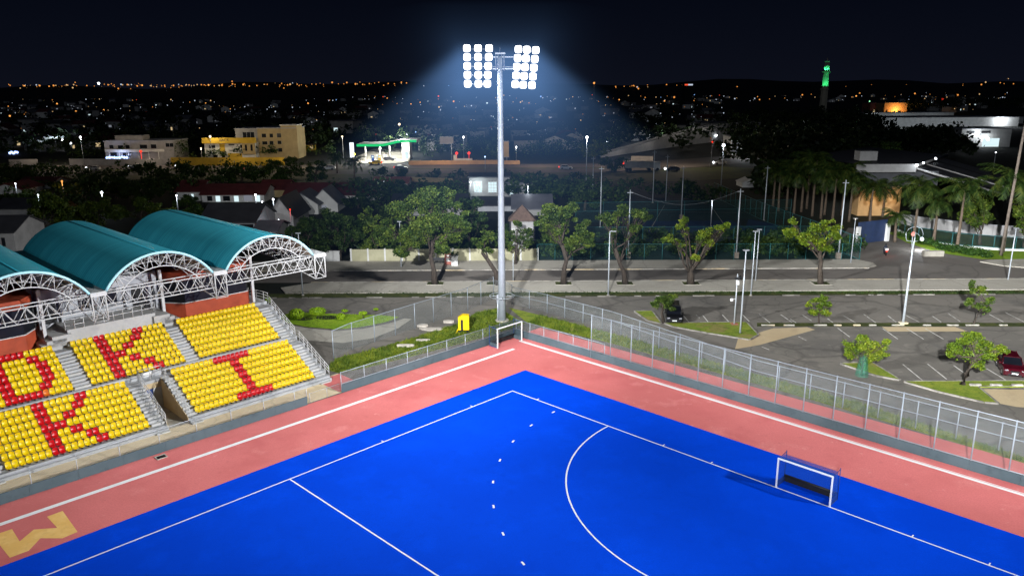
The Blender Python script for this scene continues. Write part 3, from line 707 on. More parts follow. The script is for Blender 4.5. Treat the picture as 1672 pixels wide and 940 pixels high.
me_ = bpy.data.meshes.new('stadium_seat'); b.to_mesh(me_); b.free()
for q in ('seat_yellow','seat_red','seat_orange','black'): me_.materials.append(M[q])
o = link(bpy.data.objects.new('stadium_seat', me_)); struct(o,'stuff'); o['label'] = 'remaining yellow and red seats further back in the grandstand'; o['category'] = 'stadium seats'
# ------------------------------------------------------------------ fences
def fence(name, label, cat, pts, posts, h, pr=.035, pm='fence_post', mesh='chain_link', z0=0.0, rails=None, board=None, railm=None, group=None, ph=None, zb=0):
    """pts: ground line; posts: list of distances along (or spacing); h: height of mesh; board: (z0,z1,material,thickness)"""
    pts = [Vector((p[0],p[1],0)) for p in pts]; t = thing(name, label, cat, pts[0], group)
    O = pts[0]; seg = [(pts[i+1]-pts[i]).length for i in range(len(pts)-1)]; tot = sum(seg)
    def along(s):
        for i, L in enumerate(seg):
            if s <= L+1e-6 or i == len(seg)-1: return pts[i] + (pts[i+1]-pts[i])*(s/L)
            s -= L
    if not isinstance(posts, (list,tuple)):
        n = max(2, round(tot/posts)+1); posts = [tot*i/(n-1) for i in range(n)]
    for s in posts[:100]:
        p = along(s); b = MB(O); b.tube(p+Vector((0,0,zb)), p+Vector((0,0,(ph or h)+.03)), pr, n=6); b.ball(p+Vector((0,0,(ph or h)+.03)), pr*1.15); b.build('post', pm, t)
    for rz_ in (rails if rails is not None else [h]):
        b = MB(O); b.path([p+Vector((0,0,rz_)) for p in pts], pr*.72, 6); b.build('rail', railm or pm, t)
    if mesh:
        b = MB(O); s = 0
        for i, L in enumerate(seg):
            p, q = pts[i], pts[i+1]; Z = Vector((0,0,1))
            b.face([p+Z*z0, q+Z*z0, q+Z*h, p+Z*h], 0, [(s,z0),(s+L,z0),(s+L,h),(s,h)]); s += L
        b.build('mesh_panel', mesh, t, recalc=False)
    if board:
        b = MB(O)
        for i, L in enumerate(seg):
            p, q = pts[i], pts[i+1]; c = (p+q)/2
            n = max(1, round(L/3.1)); d = (q-p)/L
            for k in range(n): b.tbox(p+d*(L*(k+.5)/n)+Vector((0,0,(board[0]+board[1])/2)), d, (0,0,1), (L/n-.012, board[3], board[1]-board[0]), 0)
        b.build('kickboard', board[2], t)
    return t
def pcl(*q): return [PC((u,v,0)) for u,v in q]
BW = .10
fence('barrier_fence', 'slate board wall with thin posts along the tan walkway below the seats', 'fence', pcl((-10.95,14.8),(-10.95,52)), [0.02]+[2.9*k+1.2 for k in range(13)], 1.9, .032, 'galv_dull', 'chain_link', .78, [1.9], (0,.78,'board_slate',BW))
fence('barrier_fence', 'slate board wall with wire fence beside the grass berm left of the floodlight', 'fence', pcl((-11.15,11.1),(-11.15,-12.0)), 2.55, 1.95, .04, 'fence_post', 'chain_link', .78, [1.95,.85], (0,.78,'board_slate',BW))
fence('gate_rail', 'low wire gate between the two slate board walls by the stand end', 'gate', pcl((-11.0,14.6),(-11.1,11.3)), [0.1,1.9], .95, .025, 'galv_dull', 'chain_link', .05, [.95])
c1 = [(-11.1,-12.05),(1.3,-12.08)]
fence('barrier_fence', 'low slate board wall with short posts behind the goal in the corner', 'fence', pcl(*c1), 2.1, 1.9, .04, 'fence_post', 'chain_link', .78, [1.9,.85], (0,.78,'board_slate',BW))
pts_ = []
for x_ in (965,996.5,1029.7,1064.7,1101,1139,1179,1221.7,1265,1311,1359.7,1412,1466.6,1524,1585,1647,1712):
    lo, hi = -5.0, 60.0
    for _ in range(50):
        m_ = (lo+hi)/2
        if proj(PC((m_,-12.05,.78)))[0] < x_: lo = m_
        else: hi = m_
    pts_.append(lo)
fence('ball_stop_fence', 'tall chain link fence on the slate board wall behind the goal line', 'fence', pcl((pts_[0],-12.05),(60,-12.05)), [u_-pts_[0] for u_ in pts_], 4.6, .05, 'fence_post', 'chain_link', .78, [4.6,.85], (0,.78,'board_slate',BW))
fence('perimeter_fence', 'grey chain link fence between the grass berm and the car park', 'fence', px([(545,585),(572,572),(620,556),(700,529),(760,509),(806,488.5)]), 3.3, 3.0, .045, 'fence_post', 'chain_link', .05, [3.0])
fence('perimeter_fence', 'chain link fence with dull yellow top rail behind the tall fence', 'fence', px([(836,497),(890,510),(1000,541)])+pcl((15.3,-17.0),(28,-16.9),(62,-16.9)), 3.0, 2.35, .045, 'fence_post', 'chain_link', .05, [2.35,1.3], None, None)
fence('perimeter_fence', 'short chain link fence bowing around the back of the floodlight pole', 'fence', px([(806,488.5),(824,491),(836,497)]), 1.5, 2.6, .045, 'fence_post', 'chain_link', .05, [2.6])
for p_, l_ in (((516,566),'left'),((532,582),'right')): pass
fence('court_fence', 'green wire fence along the pavement in front of the sports court', 'fence', px([(877,426),(1403,425)]), 2.9, 2.75, .045, 'green_metal', 'chain_link_green', .05, [2.75])
fence('court_fence', 'second green wire fence across the middle of the dark sports court', 'fence', px([(950,401),(1345,399)]), 5.2, 3.3, .045, 'green_metal', 'chain_link_green', .05, [3.3])
fence('court_fence', 'far green wire fence at the back of the dark sports court', 'fence', px([(940,364),(1290,358)]), 6, 4.2, .045, 'green_metal', 'chain_link_green', .05, [4.2,2.4])
fence('court_fence', 'green wire fence slanting down the right side of the sports court', 'fence', px([(1165,321),(1245,360),(1330,394),(1403,424.5)]), 3.6, 3.6, .05, 'green_metal', 'chain_link_green', .05, [3.6,.1])
fence('garden_fence', 'turquoise railing on a white kerb in front of the palms', 'fence', px([(1466,377),(1500,393),(1560,403),(1640,409),(1760,413)]), 3.2, 2.4, .06, 'green_metal', 'chain_link_green', .35, [2.4,.45], (0,.35,'white_wall',.3))
# ------------------------------------------------------------------ floodlight mast
t = thing('floodlight_mast', 'tall grey floodlight mast with thirty glaring lamps behind the pitch corner', 'floodlight', MA)
b = MB(MA); n = 12
b.path([MA+Vector((0,0,z)) for z in (0,6,12,18,24,30.4)], [.46,.42,.38,.34,.31,.28], 16); b.build('pole', 'pole_light', t)
b = MB(MA); b.path([MA, MA+Vector((0,0,.25))], [.8,.8], 16); b.build('footing', 'concrete', t)
b = MB(MA); b.path([MA+Vector((-.52,-.12,0)), MA+Vector((-.5,-.12,3.0))], .09, 8); b.box(MA.x-.62,MA.x-.4,MA.y-.25,MA.y-.02,2.4,3.4); b.build('cable_duct', 'galv', t)
b = MB(MA)
b.path([MA+Vector((math.cos(a)*1.5, math.sin(a)*1.5, 3.2)) for a in [k*math.pi/8 for k in range(17)]], .03, 6)
for k in range(0,16,4): a = k*math.pi/8; b.tube(MA+Vector((math.cos(a)*.35, math.sin(a)*.35,3.2)), MA+Vector((math.cos(a)*1.5, math.sin(a)*1.5,3.2)), .03)
b.build('guard_ring', 'galv', t)
b = MB(MA)
for z in (29.1, 30.35): b.box(MA.x-1.5, MA.x+1.5, MA.y-.12, MA.y+.02, z-.06, z+.06)
b.box(MA.x-.5,MA.x+.6,MA.y-.5,MA.y+.3,30.65,30.8)
for x in (-.45,-.2,.2,.45): b.tube(MA+Vector((x,-.3,28.9)), MA+Vector((x,-.3,30.75)), .05)
b.tube(MA+Vector((0,0,30.8)), MA+Vector((0,0,31.4)), .025)
b.build('head_frame', 'galv', t)
COLS = []
for k, (xt, xb) in enumerate(((762.3,763.6),(780.5,781.2),(798.7,795.8))): COLS.append((xt,xb,0,k))
for k, (xt, xb) in enumerate(((846.5,841.3),(860.2,854.2),(874.6,868.5))): COLS.append((xt,xb,1,k))
def sgn(x): return 1 if x >= 0 else -1
def lampm(c, s=.42):
    b = MB(MA)
    prof = [(.46,.0),(.44,.12),(.30,.38),(.14,.5)]
    rings = [[c+Vector((math.cos(a)*r*s/.46, y*.9, math.sin(a)*r*s/.46)) for a in [math.pi/8+k*math.pi/4 for k in range(8)]] for r, y in prof]
    rv = [[b.vert(p) for p in rg] for rg in rings]
    for a, q in zip(rv, rv[1:]):
        for k in range(8): b.bm.faces.new((a[k],a[(k+1)%8],q[(k+1)%8],q[k]))
    b.bm.faces.new(rv[-1]); return b
for bank in (0,1):
    cs = [c for c in COLS if c[2] == bank]; b = MB(MA)
    for r in range(5):
        f = r/4; xs = [c[0]+(c[1]-c[0])*f for c in cs]
        y0 = (79.3,80.8)[bank]; y1 = (137,138)[bank]; py_ = y0+(y1-y0)*f
        P_ = [atY(x, py_+(.8*c[3] if bank else 0), MA.y-.75) for x, c in zip(xs, cs)]
        b.tube(P_[0]+Vector((-.35,.55,-.05)), P_[-1]+Vector((.35,.55,-.05)), .05)
        for p in P_:
            fl = lampm(p).build('floodlight', 'lamp_grey', t)
            ln = MB(MA); s_ = .385
            ln.face([p+Vector((sgn(math.cos(a))*abs(math.cos(a))**.5*s_, -.015, sgn(math.sin(a))*abs(math.sin(a))**.5*s_)) for a in [k*math.pi/10+.05 for k in range(20)]])
            ln.build('lens', 'flood_lens', fl)
        if r == 2: b.tube(P_[0]+Vector((0,.6,0)), MA+Vector((0,-.1,29.3)), .06)
    for c in cs: b.tube(atY(c[0],76,MA.y-.2), atY(c[1],140,MA.y-.2), .06)
    b.build('lamp_rack', 'galv', t)
# floodlight glow painted as a self-emitting volume below the lamps
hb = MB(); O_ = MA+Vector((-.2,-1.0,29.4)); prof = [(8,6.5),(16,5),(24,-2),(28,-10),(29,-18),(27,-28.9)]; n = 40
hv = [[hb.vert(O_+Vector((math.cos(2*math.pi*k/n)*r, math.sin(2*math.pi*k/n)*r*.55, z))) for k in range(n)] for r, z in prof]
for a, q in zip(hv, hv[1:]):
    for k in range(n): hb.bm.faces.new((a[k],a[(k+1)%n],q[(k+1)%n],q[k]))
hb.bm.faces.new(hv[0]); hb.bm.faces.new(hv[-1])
hm = bpy.data.materials.new('painted_haze'); hm.use_nodes = True; nt_ = hm.node_tree; nt_.nodes.clear(); M['painted_haze'] = hm
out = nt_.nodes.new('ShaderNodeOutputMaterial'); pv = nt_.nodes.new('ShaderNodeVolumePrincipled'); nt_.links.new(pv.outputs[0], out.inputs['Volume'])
pv.inputs['Density'].default_value = 0; pv.inputs['Emission Color'].default_value = (.22,.47,1,1)  # emission without density: the glow is painted in, no lamp lights it
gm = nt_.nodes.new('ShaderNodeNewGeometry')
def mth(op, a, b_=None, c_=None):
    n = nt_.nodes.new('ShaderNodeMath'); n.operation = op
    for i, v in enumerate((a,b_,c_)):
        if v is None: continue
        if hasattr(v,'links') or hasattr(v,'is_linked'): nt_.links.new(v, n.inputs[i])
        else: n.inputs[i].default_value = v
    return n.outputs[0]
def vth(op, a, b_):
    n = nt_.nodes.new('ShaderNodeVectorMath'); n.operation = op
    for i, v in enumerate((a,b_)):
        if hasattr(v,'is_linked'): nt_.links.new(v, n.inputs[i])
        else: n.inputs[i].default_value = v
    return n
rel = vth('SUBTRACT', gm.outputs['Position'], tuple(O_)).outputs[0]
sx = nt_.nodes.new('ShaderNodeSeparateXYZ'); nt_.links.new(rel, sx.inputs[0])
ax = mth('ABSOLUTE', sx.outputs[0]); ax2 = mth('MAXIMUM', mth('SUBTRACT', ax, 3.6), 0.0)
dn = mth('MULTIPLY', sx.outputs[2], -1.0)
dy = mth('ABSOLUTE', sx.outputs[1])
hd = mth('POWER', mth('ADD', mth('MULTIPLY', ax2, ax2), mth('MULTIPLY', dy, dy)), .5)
# painted beam edge sloping down from the outer lamps
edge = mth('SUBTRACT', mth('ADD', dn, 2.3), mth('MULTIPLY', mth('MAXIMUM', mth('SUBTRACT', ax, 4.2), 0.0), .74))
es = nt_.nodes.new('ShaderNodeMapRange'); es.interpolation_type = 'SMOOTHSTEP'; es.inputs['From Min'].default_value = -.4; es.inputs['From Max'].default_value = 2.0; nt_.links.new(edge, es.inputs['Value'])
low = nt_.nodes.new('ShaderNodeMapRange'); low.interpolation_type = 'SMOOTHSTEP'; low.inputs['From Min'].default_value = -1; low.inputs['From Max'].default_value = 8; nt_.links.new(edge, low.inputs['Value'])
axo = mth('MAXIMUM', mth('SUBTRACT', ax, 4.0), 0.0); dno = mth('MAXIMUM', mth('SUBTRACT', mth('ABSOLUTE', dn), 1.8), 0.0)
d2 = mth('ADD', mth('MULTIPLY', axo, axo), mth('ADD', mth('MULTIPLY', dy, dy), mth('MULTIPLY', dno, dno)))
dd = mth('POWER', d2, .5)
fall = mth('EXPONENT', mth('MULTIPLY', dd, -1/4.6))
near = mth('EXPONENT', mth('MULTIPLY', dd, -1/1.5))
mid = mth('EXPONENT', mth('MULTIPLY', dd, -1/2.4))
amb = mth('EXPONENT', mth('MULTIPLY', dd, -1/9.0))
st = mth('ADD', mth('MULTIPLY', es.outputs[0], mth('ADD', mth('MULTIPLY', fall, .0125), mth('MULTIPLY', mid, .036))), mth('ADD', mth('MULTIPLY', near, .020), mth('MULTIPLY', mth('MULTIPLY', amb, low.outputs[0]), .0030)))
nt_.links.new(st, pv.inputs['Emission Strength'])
ho = hb.build('painted_haze', 'painted_haze'); struct(ho, 'stuff'); ho['label'] = 'painted blue glow spreading below the lamps of the floodlight mast'; ho['category'] = 'painted_haze'
# ------------------------------------------------------------------ hockey goals
def goal(name, label, loc, rz, frame_extra='turf'):
    t = thing(name, label, 'hockey goal', loc); t.rotation_euler = (0,0,rz)
    W2, Hh, D1, D2 = 1.83, 2.14, .95, 1.25     # local: +y is into the net
    b = MB(); b.box(-W2-.09,-W2,-.04,.05,0,Hh+.09); b.box(W2,W2+.09,-.04,.05,0,Hh+.09); b.box(-W2+.002,W2-.002,-.04,.05,Hh,Hh+.09); b.build('goal_frame', 'white_paint', t)
    for s in (-1,1):
        b = MB(); x = s*(W2+.05); b.tube((x,D2,0),(x,D2,Hh+.2),.03); b.tube((x,.06,Hh),(x,D2,Hh+.12),.025); b.tube((x,.06,.05),(x,D2,.05),.03); b.build('rear_post', 'blue_paint', t)
    b = MB(); b.box(-W2-.05,W2+.05,D2-.02,D2+.03,.01,.46); b.build('backboard', 'black', t)
    for s in (-1,1):
        b = MB(); x0, x1 = sorted((s*(W2+.01), s*(W2+.04))); b.box(x0,x1,.07,D2-.03,.01,.46); b.build('sideboard', 'blue_paint' if frame_extra == 'turf' else 'board_slate', t)
    b = MB(); b.tube((-W2,D2-.1,.5),(W2,D2-.1,.5),.09,n=8); b.build('roll', 'black', t)
    b = MB(); f = [(-W2,0.06,Hh),(W2,0.06,Hh),(W2,D1,Hh+.05),(-W2,D1,Hh+.05)]
    b.face(f,0,[(0,0),(3.6,0),(3.6,1),(0,1)]); b.face([(-W2,D1,Hh+.05),(W2,D1,Hh+.05),(W2,D2-.05,.46),(-W2,D2-.05,.46)],0,[(0,0),(3.6,0),(3.6,2),(0,2)])
    for x in (-W2-.02,W2+.02): b.face([(x,.06,.46),(x,D2-.05,.46),(x,D1,Hh+.05),(x,.06,Hh)],0,[(0,0),(1.2,0),(1,2),(0,2)])
    b.build('net', 'goal_net' if frame_extra == 'turf' else 'goal_net_dark', t, recalc=False)
    return t
# local +y must point along -v : direction of -v in world = (-gy, gx)
rz_ = math.atan2(gx, -gy) - math.pi/2
goal('hockey_goal', 'white framed hockey goal with blue net on the blue pitch', PC((27.5,-.02,.02)), rz_)
g2 = goal('hockey_goal', 'spare hockey goal with dark net against the board wall in the corner', PC((-9.5,-9.35,.02)), math.atan2(-gy, -gx) - math.pi/2, 'grey')
# ------------------------------------------------------------------ yellow equipment box on the berm
p = at(757.5,541); t = thing('equipment_box', 'yellow box with dark slot standing on the grass berm', 'equipment box', p)
b = MB(p); W_ = .62
b.extr([(-W_,.28),(W_,.28),(W_,2.0),(-.1,2.05),(-W_,1.75)], p.y-.35, p.y+.35, lambda q, y: (p.x+q[0], y, q[1])); b.build('body', 'yellow_plastic', t)
b = MB(p); b.box(p.x-.32,p.x-.06,p.y-.37,p.y-.351,.2,1.5); b.build('slot', 'black', t)
for x in (-.5,.35):
    b = MB(p); b.box(p.x+x,p.x+x+.22,p.y-.6,p.y+.45,0,.27); b.build('foot', 'black', t)
b = MB(p); b.tube(p+Vector((-.6,-.3,.5)), p+Vector((-.85,-.75,.05)), .05); b.build('strut', 'yellow_plastic', t)
# ------------------------------------------------------------------ trees
def rnd_sphere():
    while True:
        v = Vector((R.uniform(-1,1),R.uniform(-1,1),R.uniform(-1,1)))
        if .05 < v.length <= 1: return v
def leaf_clump(b, c, r, n, L, flat=.7):
    for _ in range(n):
        v = rnd_sphere(); v = v*(.55+.45*R.random())
        p = c + Vector((v.x*r, v.y*r, v.z*r*flat))
        d = Vector((R.gauss(0,1),R.gauss(0,1),R.gauss(0,.6))).normalized()
        up = d.cross(Vector((R.gauss(0,1),R.gauss(0,1),R.gauss(.6,1)))).normalized()
        s = R.uniform(.7,1.3); b.leaf(p, d, up, L*s, L*s*.62)
def limb(b, a, c, r0, r1, k=5, bend=.12):
    a, c = Vector(a), Vector(c); L = (c-a).length; off = rnd_sphere()*L*bend; off2 = rnd_sphere()*L*bend*.5
    pts = [a.lerp(c, i/k) + off*math.sin(math.pi*i/k) + off2*math.sin(2*math.pi*i/k) for i in range(k+1)]
    b.path(pts, [r0+(r1-r0)*i/k for i in range(k+1)], 7); return pts
def tree(name, label, base, trunk, blobs, group=None, leaf='leaf', L=.3, n=90, sub=7, r0=.3, depth=.8, cat='tree', bark='bark', clr=.42, guard=False, dens=1.0, flat=.7):
    """trunk: photo points up the trunk; blobs: (px,py,rx,ry) of the crown in photo pixels"""
    Bs = at(*base) if not isinstance(base, Vector) else base
    t = thing(name, label, cat, Bs, group); s = mpp(Bs.y)
    tp = [Bs-Vector((0,0,.05))] + [atY(x,y,Bs.y+R.uniform(-.3,.3)) for x, y in trunk]
    b = MB(Bs); k = len(tp)
    b.path(tp, [r0*(1.1 if i == 0 else .85-.4*i/k) for i in range(k)], 9)
    top = tp[-1]; lb = MB(Bs); lb.fix = False
    for (x, y, rx, ry) in blobs:
        c = atY(x, y, Bs.y); rx, ry = rx*s, ry*s; c = c + Vector((0, R.uniform(-1,1)*rx*depth*.5, 0))
        st = tp[-1] if R.random() < .55 or k < 3 else tp[-2]
        pts = limb(b, st, c, r0*.32, r0*.09)
        for q in pts[3:]:
            leaf_clump(lb, q+rnd_sphere()*.5, .3*max(rx,ry)+.25, int(n*.55*dens*R.uniform(.3,1.2)), L*.74, .9)
        for j in range(int(sub*1.7)):
            v = rnd_sphere(); v = v*(.45+.55*R.random()); q = c + Vector((v.x*rx, v.y*rx*depth, v.z*ry))
            limb(b, pts[R.randint(2,len(pts)-1)], q, r0*.085, r0*.035, 3)
            leaf_clump(lb, q, clr*.82*max(rx,ry)*R.uniform(.55,1.25)+.15, int(n*1.75*dens*R.uniform(.4,1.3)), L*.74, flat)
    b.build('trunk', bark, t)
    lb.build('crown', leaf, t, recalc=False)
    if guard:
        g = MB(Bs); n_ = 12; Z = 2.0
        for i in range(n_):
            a0, a1 = 2*math.pi*i/n_, 2*math.pi*(i+1)/n_
            P_ = lambda a, z: Bs+Vector((math.cos(a)*.62*(1-.45*z/Z), math.sin(a)*.62*(1-.45*z/Z), z))
            g.face([P_(a0,0),P_(a1,0),P_(a1,Z),P_(a0,Z)],0,[(i*.4,0),(i*.4+.4,0),(i*.4+.4,Z),(i*.4,Z)])
        g.build('tree_guard', 'tree_guard', t, recalc=False)
    return t
def pit(x, y, wp=13):
    p = at(x, y); b = MB(); s = wp*mpp(p.y); b.box(p.x-s,p.x+s,p.y-.9,p.y+.9,.132,.16); struct(b.build('tree_pit', 'verge_grass'),'stuff')
    b = MB()
    for q in ((p.x-s-.12,p.x-s,p.y-1,p.y+1),(p.x+s,p.x+s+.12,p.y-1,p.y+1),(p.x-s,p.x+s,p.y-1.02,p.y-.9),(p.x-s,p.x+s,p.y+.9,p.y+1.02)): b.box(*q,.05,.19)
    struct(b.build('pit_kerb', 'concrete'))
for x in (711,808,920,1020,1128,1340): pit(x, 464)
SG = 'trees along the pavement'
tree('street_tree', 'largest leafy street tree, broad full crown left of the floodlight', (710,465), [(708,440),(703,418),(706,395)],
     [(630,380,22,22),(660,345,30,26),(690,330,30,22),(725,335,34,26),(745,360,22,24),(700,365,34,22),(670,385,24,18),(735,385,22,16),(655,410,14,10),(702,315,20,8),(760,370,10,12),(720,405,14,10)], SG, L=.46, n=105, sub=10, r0=.46, dens=1.5, clr=.5)
tree('street_tree', 'leaning nearly bare street tree with sparse leaves just left of the floodlight', (812,466), [(810,445),(797,425),(787,412)], [(795,385,14,12),(783,400,10,8),(800,408,8,8),(775,392,8,6)], SG, L=.4, n=42, sub=5, r0=.42)
tree('street_tree', 'street tree with twin grey trunks and full round crown right of the floodlight', (920,465), [(921,440),(925,425),(918,400)],
     [(900,350,24,18),(930,345,20,18),(885,365,16,16),(950,380,18,20),(905,385,22,16),(935,395,20,14),(895,340,16,8),(962,395,8,10),(915,370,18,14)], SG, L=.44, n=88, sub=9, r0=.45, dens=1.4, clr=.48)
tree('street_tree', 'street tree with flat thin crown and forked trunk behind the bent lamp post', (1021,465), [(1019,445),(1012,430),(1005,405)],
     [(985,355,20,7),(1010,350,18,9),(1040,350,22,8),(1055,356,12,7),(1020,340,14,6),(995,365,12,6),(1035,372,14,6),(1000,378,7,5)], SG, L=.4, n=48, sub=6, r0=.42)
tree('street_tree', 'open street tree with short stout trunk and spread yellow-green tufts', (1128,465), [(1127,445),(1130,432)],
     [(1095,388,14,9),(1115,370,14,9),(1150,378,18,12),(1175,372,12,7),(1187,368,7,4),(1118,360,8,6),(1160,395,14,9),(1135,420,9,7),(1105,395,10,6),(1145,390,9,8)], SG, leaf='leaf_bright', L=.38, n=50, sub=6, r0=.55)
tree('street_tree', 'street tree with Y-shaped trunk and drooping left branch near the side road', (1340,465), [(1339,440),(1341,425),(1337,412)],
     [(1290,378,16,10),(1310,385,14,10),(1335,375,18,14),(1355,372,18,14),(1340,395,22,12),(1315,395,12,8),(1365,385,12,12),(1295,362,7,6),(1350,405,12,7)], SG, leaf='leaf_bright', L=.4, n=62, sub=6, r0=.42)
tree('yard_tree', 'dark leafy tree beside the louvred hut partly behind the floodlight', (842,432), [(842,415),(845,398)], [(835,385,14,14),(855,378,16,14),(862,395,10,10),(832,400,8,8),(845,365,10,8)], leaf='leaf', L=.42, n=60, sub=6, r0=.25)
PG = 'young trees in the car park'
tree('young_tree', 'slim young tree with open crown on the kerb strip between parking rows', (1337,530), [(1337,515),(1339,500)], [(1330,490,8,7),(1345,488,9,7),(1352,497,7,6),(1328,508,8,5),(1348,510,9,4),(1338,500,7,6),(1322,498,5,4)], PG, leaf='leaf_bright', L=.28, n=32, sub=6, r0=.11)
tree('young_tree', 'slender leaning young tree near the right edge of the parking rows', (1590,528), [(1600,505),(1608,490)], [(1590,475,9,8),(1605,472,9,7),(1615,490,10,6),(1585,490,7,5),(1612,505,8,4),(1587,463,5,6),(1598,500,7,6),(1580,495,5,4)], PG, leaf='leaf', L=.28, n=32, sub=6, r0=.12)
tree('car_park_tree', 'round young tree with green guard net on the small triangular island', (1407,613), [(1408,600),(1410,590)], [(1400,568,18,12),(1420,565,18,13),(1440,575,14,12),(1390,578,11,9),(1425,585,16,8),(1408,552,9,5),(1448,560,8,6),(1385,562,7,5)], PG, leaf='leaf_bright', L=.24, n=60, sub=7, r0=.12, guard=True)
tree('car_park_tree', 'larger tree with leaning thick trunk on the grass island by the red car', (1571,629), [(1578,612),(1584,598),(1590,585)], [(1560,565,16,12),(1580,555,18,12),(1600,560,18,13),(1575,580,16,10),(1605,578,16,12),(1635,570,14,7),(1622,580,12,8),(1590,548,14,6),(1552,578,7,6),(1600,595,12,8)], PG, leaf='leaf_bright', L=.26, n=64, sub=7, r0=.32)
tree('car_park_tree', 'bushy tree leaning over the black car at the island tip', (1084,527), [(1081,510),(1082,497)], [(1070,497,8,7),(1085,488,11,5),(1100,485,8,4),(1090,496,10,5),(1078,490,8,5),(1095,502,7,5)], PG, leaf='leaf', L=.26, n=60, sub=6, r0=.2)
# clipped shrubs on the lawn
def topi(label, x, y, w, h, stem, leaf='topiary', n=1100, shadow=True):
    p = at(x, y); s = mpp(p.y); t = thing('topiary_shrub', label, 'shrub', p, 'clipped shrubs on the lawn')
    b = MB(p); b.tube(p, p+Vector((0,0,stem*s+.2)), .07, .05); b.build('stem', 'bark', t)
    lb = MB(p); c = p+Vector((0,0,(stem+h)*s*1.03))
    for _ in range(n):
        v = rnd_sphere().normalized()*(.86+.18*R.random()); q = c+Vector((v.x*w*s, v.y*w*s*.9, v.z*h*s))
        d = Vector((R.gauss(0,1),R.gauss(0,1),R.gauss(0,1))).normalized(); lb.leaf(q, d, d.cross(v).normalized(), .17, .12)
    lb.build('foliage', leaf, t, recalc=False)
topi('round clipped shrub on the lawn, nearest the grandstand', 484.5, 521, 12.5, 8.5, 0)
topi('flat-topped clipped shrub on a short stem on the lawn', 519, 518, 13.5, 6, 4)
topi('small round shrub on the lawn beside the little layered tree', 557, 522, 7, 5.5, 0, n=420)
topi('little layered tree on the lawn', 563, 515, 5, 2, 6, n=200)
topi('thin flat-crowned sapling on the lawn right of the shrubs', 593, 520, 7, 2.2, 7, n=260)
topi('tiny tuft at the far edge of the lawn', 614, 508, 4, 1.6, 2, n=120)
topi('low bright shrub at the top of the stand rail', 438, 495, 5, 5, 0, n=200)
for x, y, rx, ry in ((497,521,14,3.2),(535,519,19,3.8)):  # dark ellipses painted on the lawn as the shrubs' cast shadows
    p = at(x,y); s = mpp(p.y); b = MB(); b.face([(p.x+math.cos(a)*rx*s, p.y+math.sin(a)*ry*s*3.2, .056) for a in [k*math.pi/12 for k in range(24)]]); struct(b.build('shrub_shadow', 'soil'))
# grass tufts on berm, strip, lawn
def tufts(name, poly, n, h, m, label):
    P = px(poly); b = MB(); xs = [p[0] for p in P]; ys = [p[1] for p in P]; k = 0
    def inside(x, y):
        c = False
        for i in range(len(P)):
            (x0,y0),(x1,y1) = P[i], P[i-1]
            if (y0 > y) != (y1 > y) and x < (x1-x0)*(y-y0)/(y1-y0)+x0: c = not c
        return c
    while k < n:
        x, y = R.uniform(min(xs),max(xs)), R.uniform(min(ys),max(ys))
        if not inside(x,y): continue
        k += 1; hh = h*R.uniform(.4,1.3)
        for _ in range(4):
            a = R.uniform(0,6.28); d = Vector((math.cos(a),math.sin(a),0)); q = Vector((x,y,0))+d*.06
            b.bm.faces.new([b.bm.verts.new(v) for v in (q-d.cross(Vector((0,0,1)))*.03, q+d.cross(Vector((0,0,1)))*.03, q+d*hh*.6+Vector((0,0,hh)))])
    o = b.build(name, m, recalc=False); struct(o,'stuff'); o['label'] = label; o['category'] = 'grass'
tufts('grass_tufts', [(530,603),(553,609),(600,600),(700,575),(800,548),(850,531),(815,503),(775,512),(745,530),(660,556),(600,573),(552,584)], 3800, .28, 'leaf_bright', 'rough grass tufts on the berm below the floodlight')
tufts('grass_tufts', [(862,528),(900,537),(1000,561),(1240,628),(1469,695),(1672,756),(1672,746),(1400,657),(1240,612),(1000,545),(880,514)], 3000, .3, 'leaf_bright', 'weedy grass strip between the tall fence and the car park')
tufts('lawn_tufts', [(455,520),(470,512),(500,511),(560,513),(620,515),(652,518),(630,526),(590,534),(550,538),(500,534),(470,528)], 2600, .1, 'topiary', 'short bright grass of the small lawn beside the stand')
tufts('verge_tufts', [(470,480),(1672,480),(1672,476.5),(480,477)], 2600, .22, 'leaf_dark', 'low weeds on the verge along the pavement')
tufts('grass_tufts', [(1085,528.5),(1218,527),(1237,547.6),(1223,555),(1154,544),(1100,534)], 900, .16, 'leaf', 'grass on the long car park island')
# broken slabs and litter on the berm
for (x,y,wd,dp,lab) in ((705,538,1.6,.6,'flat broken slab lying on the grass berm near the fence'),(690,556,.9,.25,'thin plank lying on the grass berm'),(663,566,1.1,.22,'weathered plank on the lower part of the grass berm'),(690,533,.7,.5,'heap of pale rubble against the berm fence'),(733,527,.8,.35,'pale slab beside the fence uphill of the yellow box')):
    p = at(x,y); b = MB(p); k = 7
    P_ = [(p.x+math.cos(2*math.pi*i/k)*wd*R.uniform(.75,1.1), p.y+math.sin(2*math.pi*i/k)*dp*R.uniform(.75,1.1)) for i in range(k)]
    b.prism(P_, .02, R.uniform(.12,.3)); tag(b.build('broken_slab', 'litter'), lab, 'rubble')
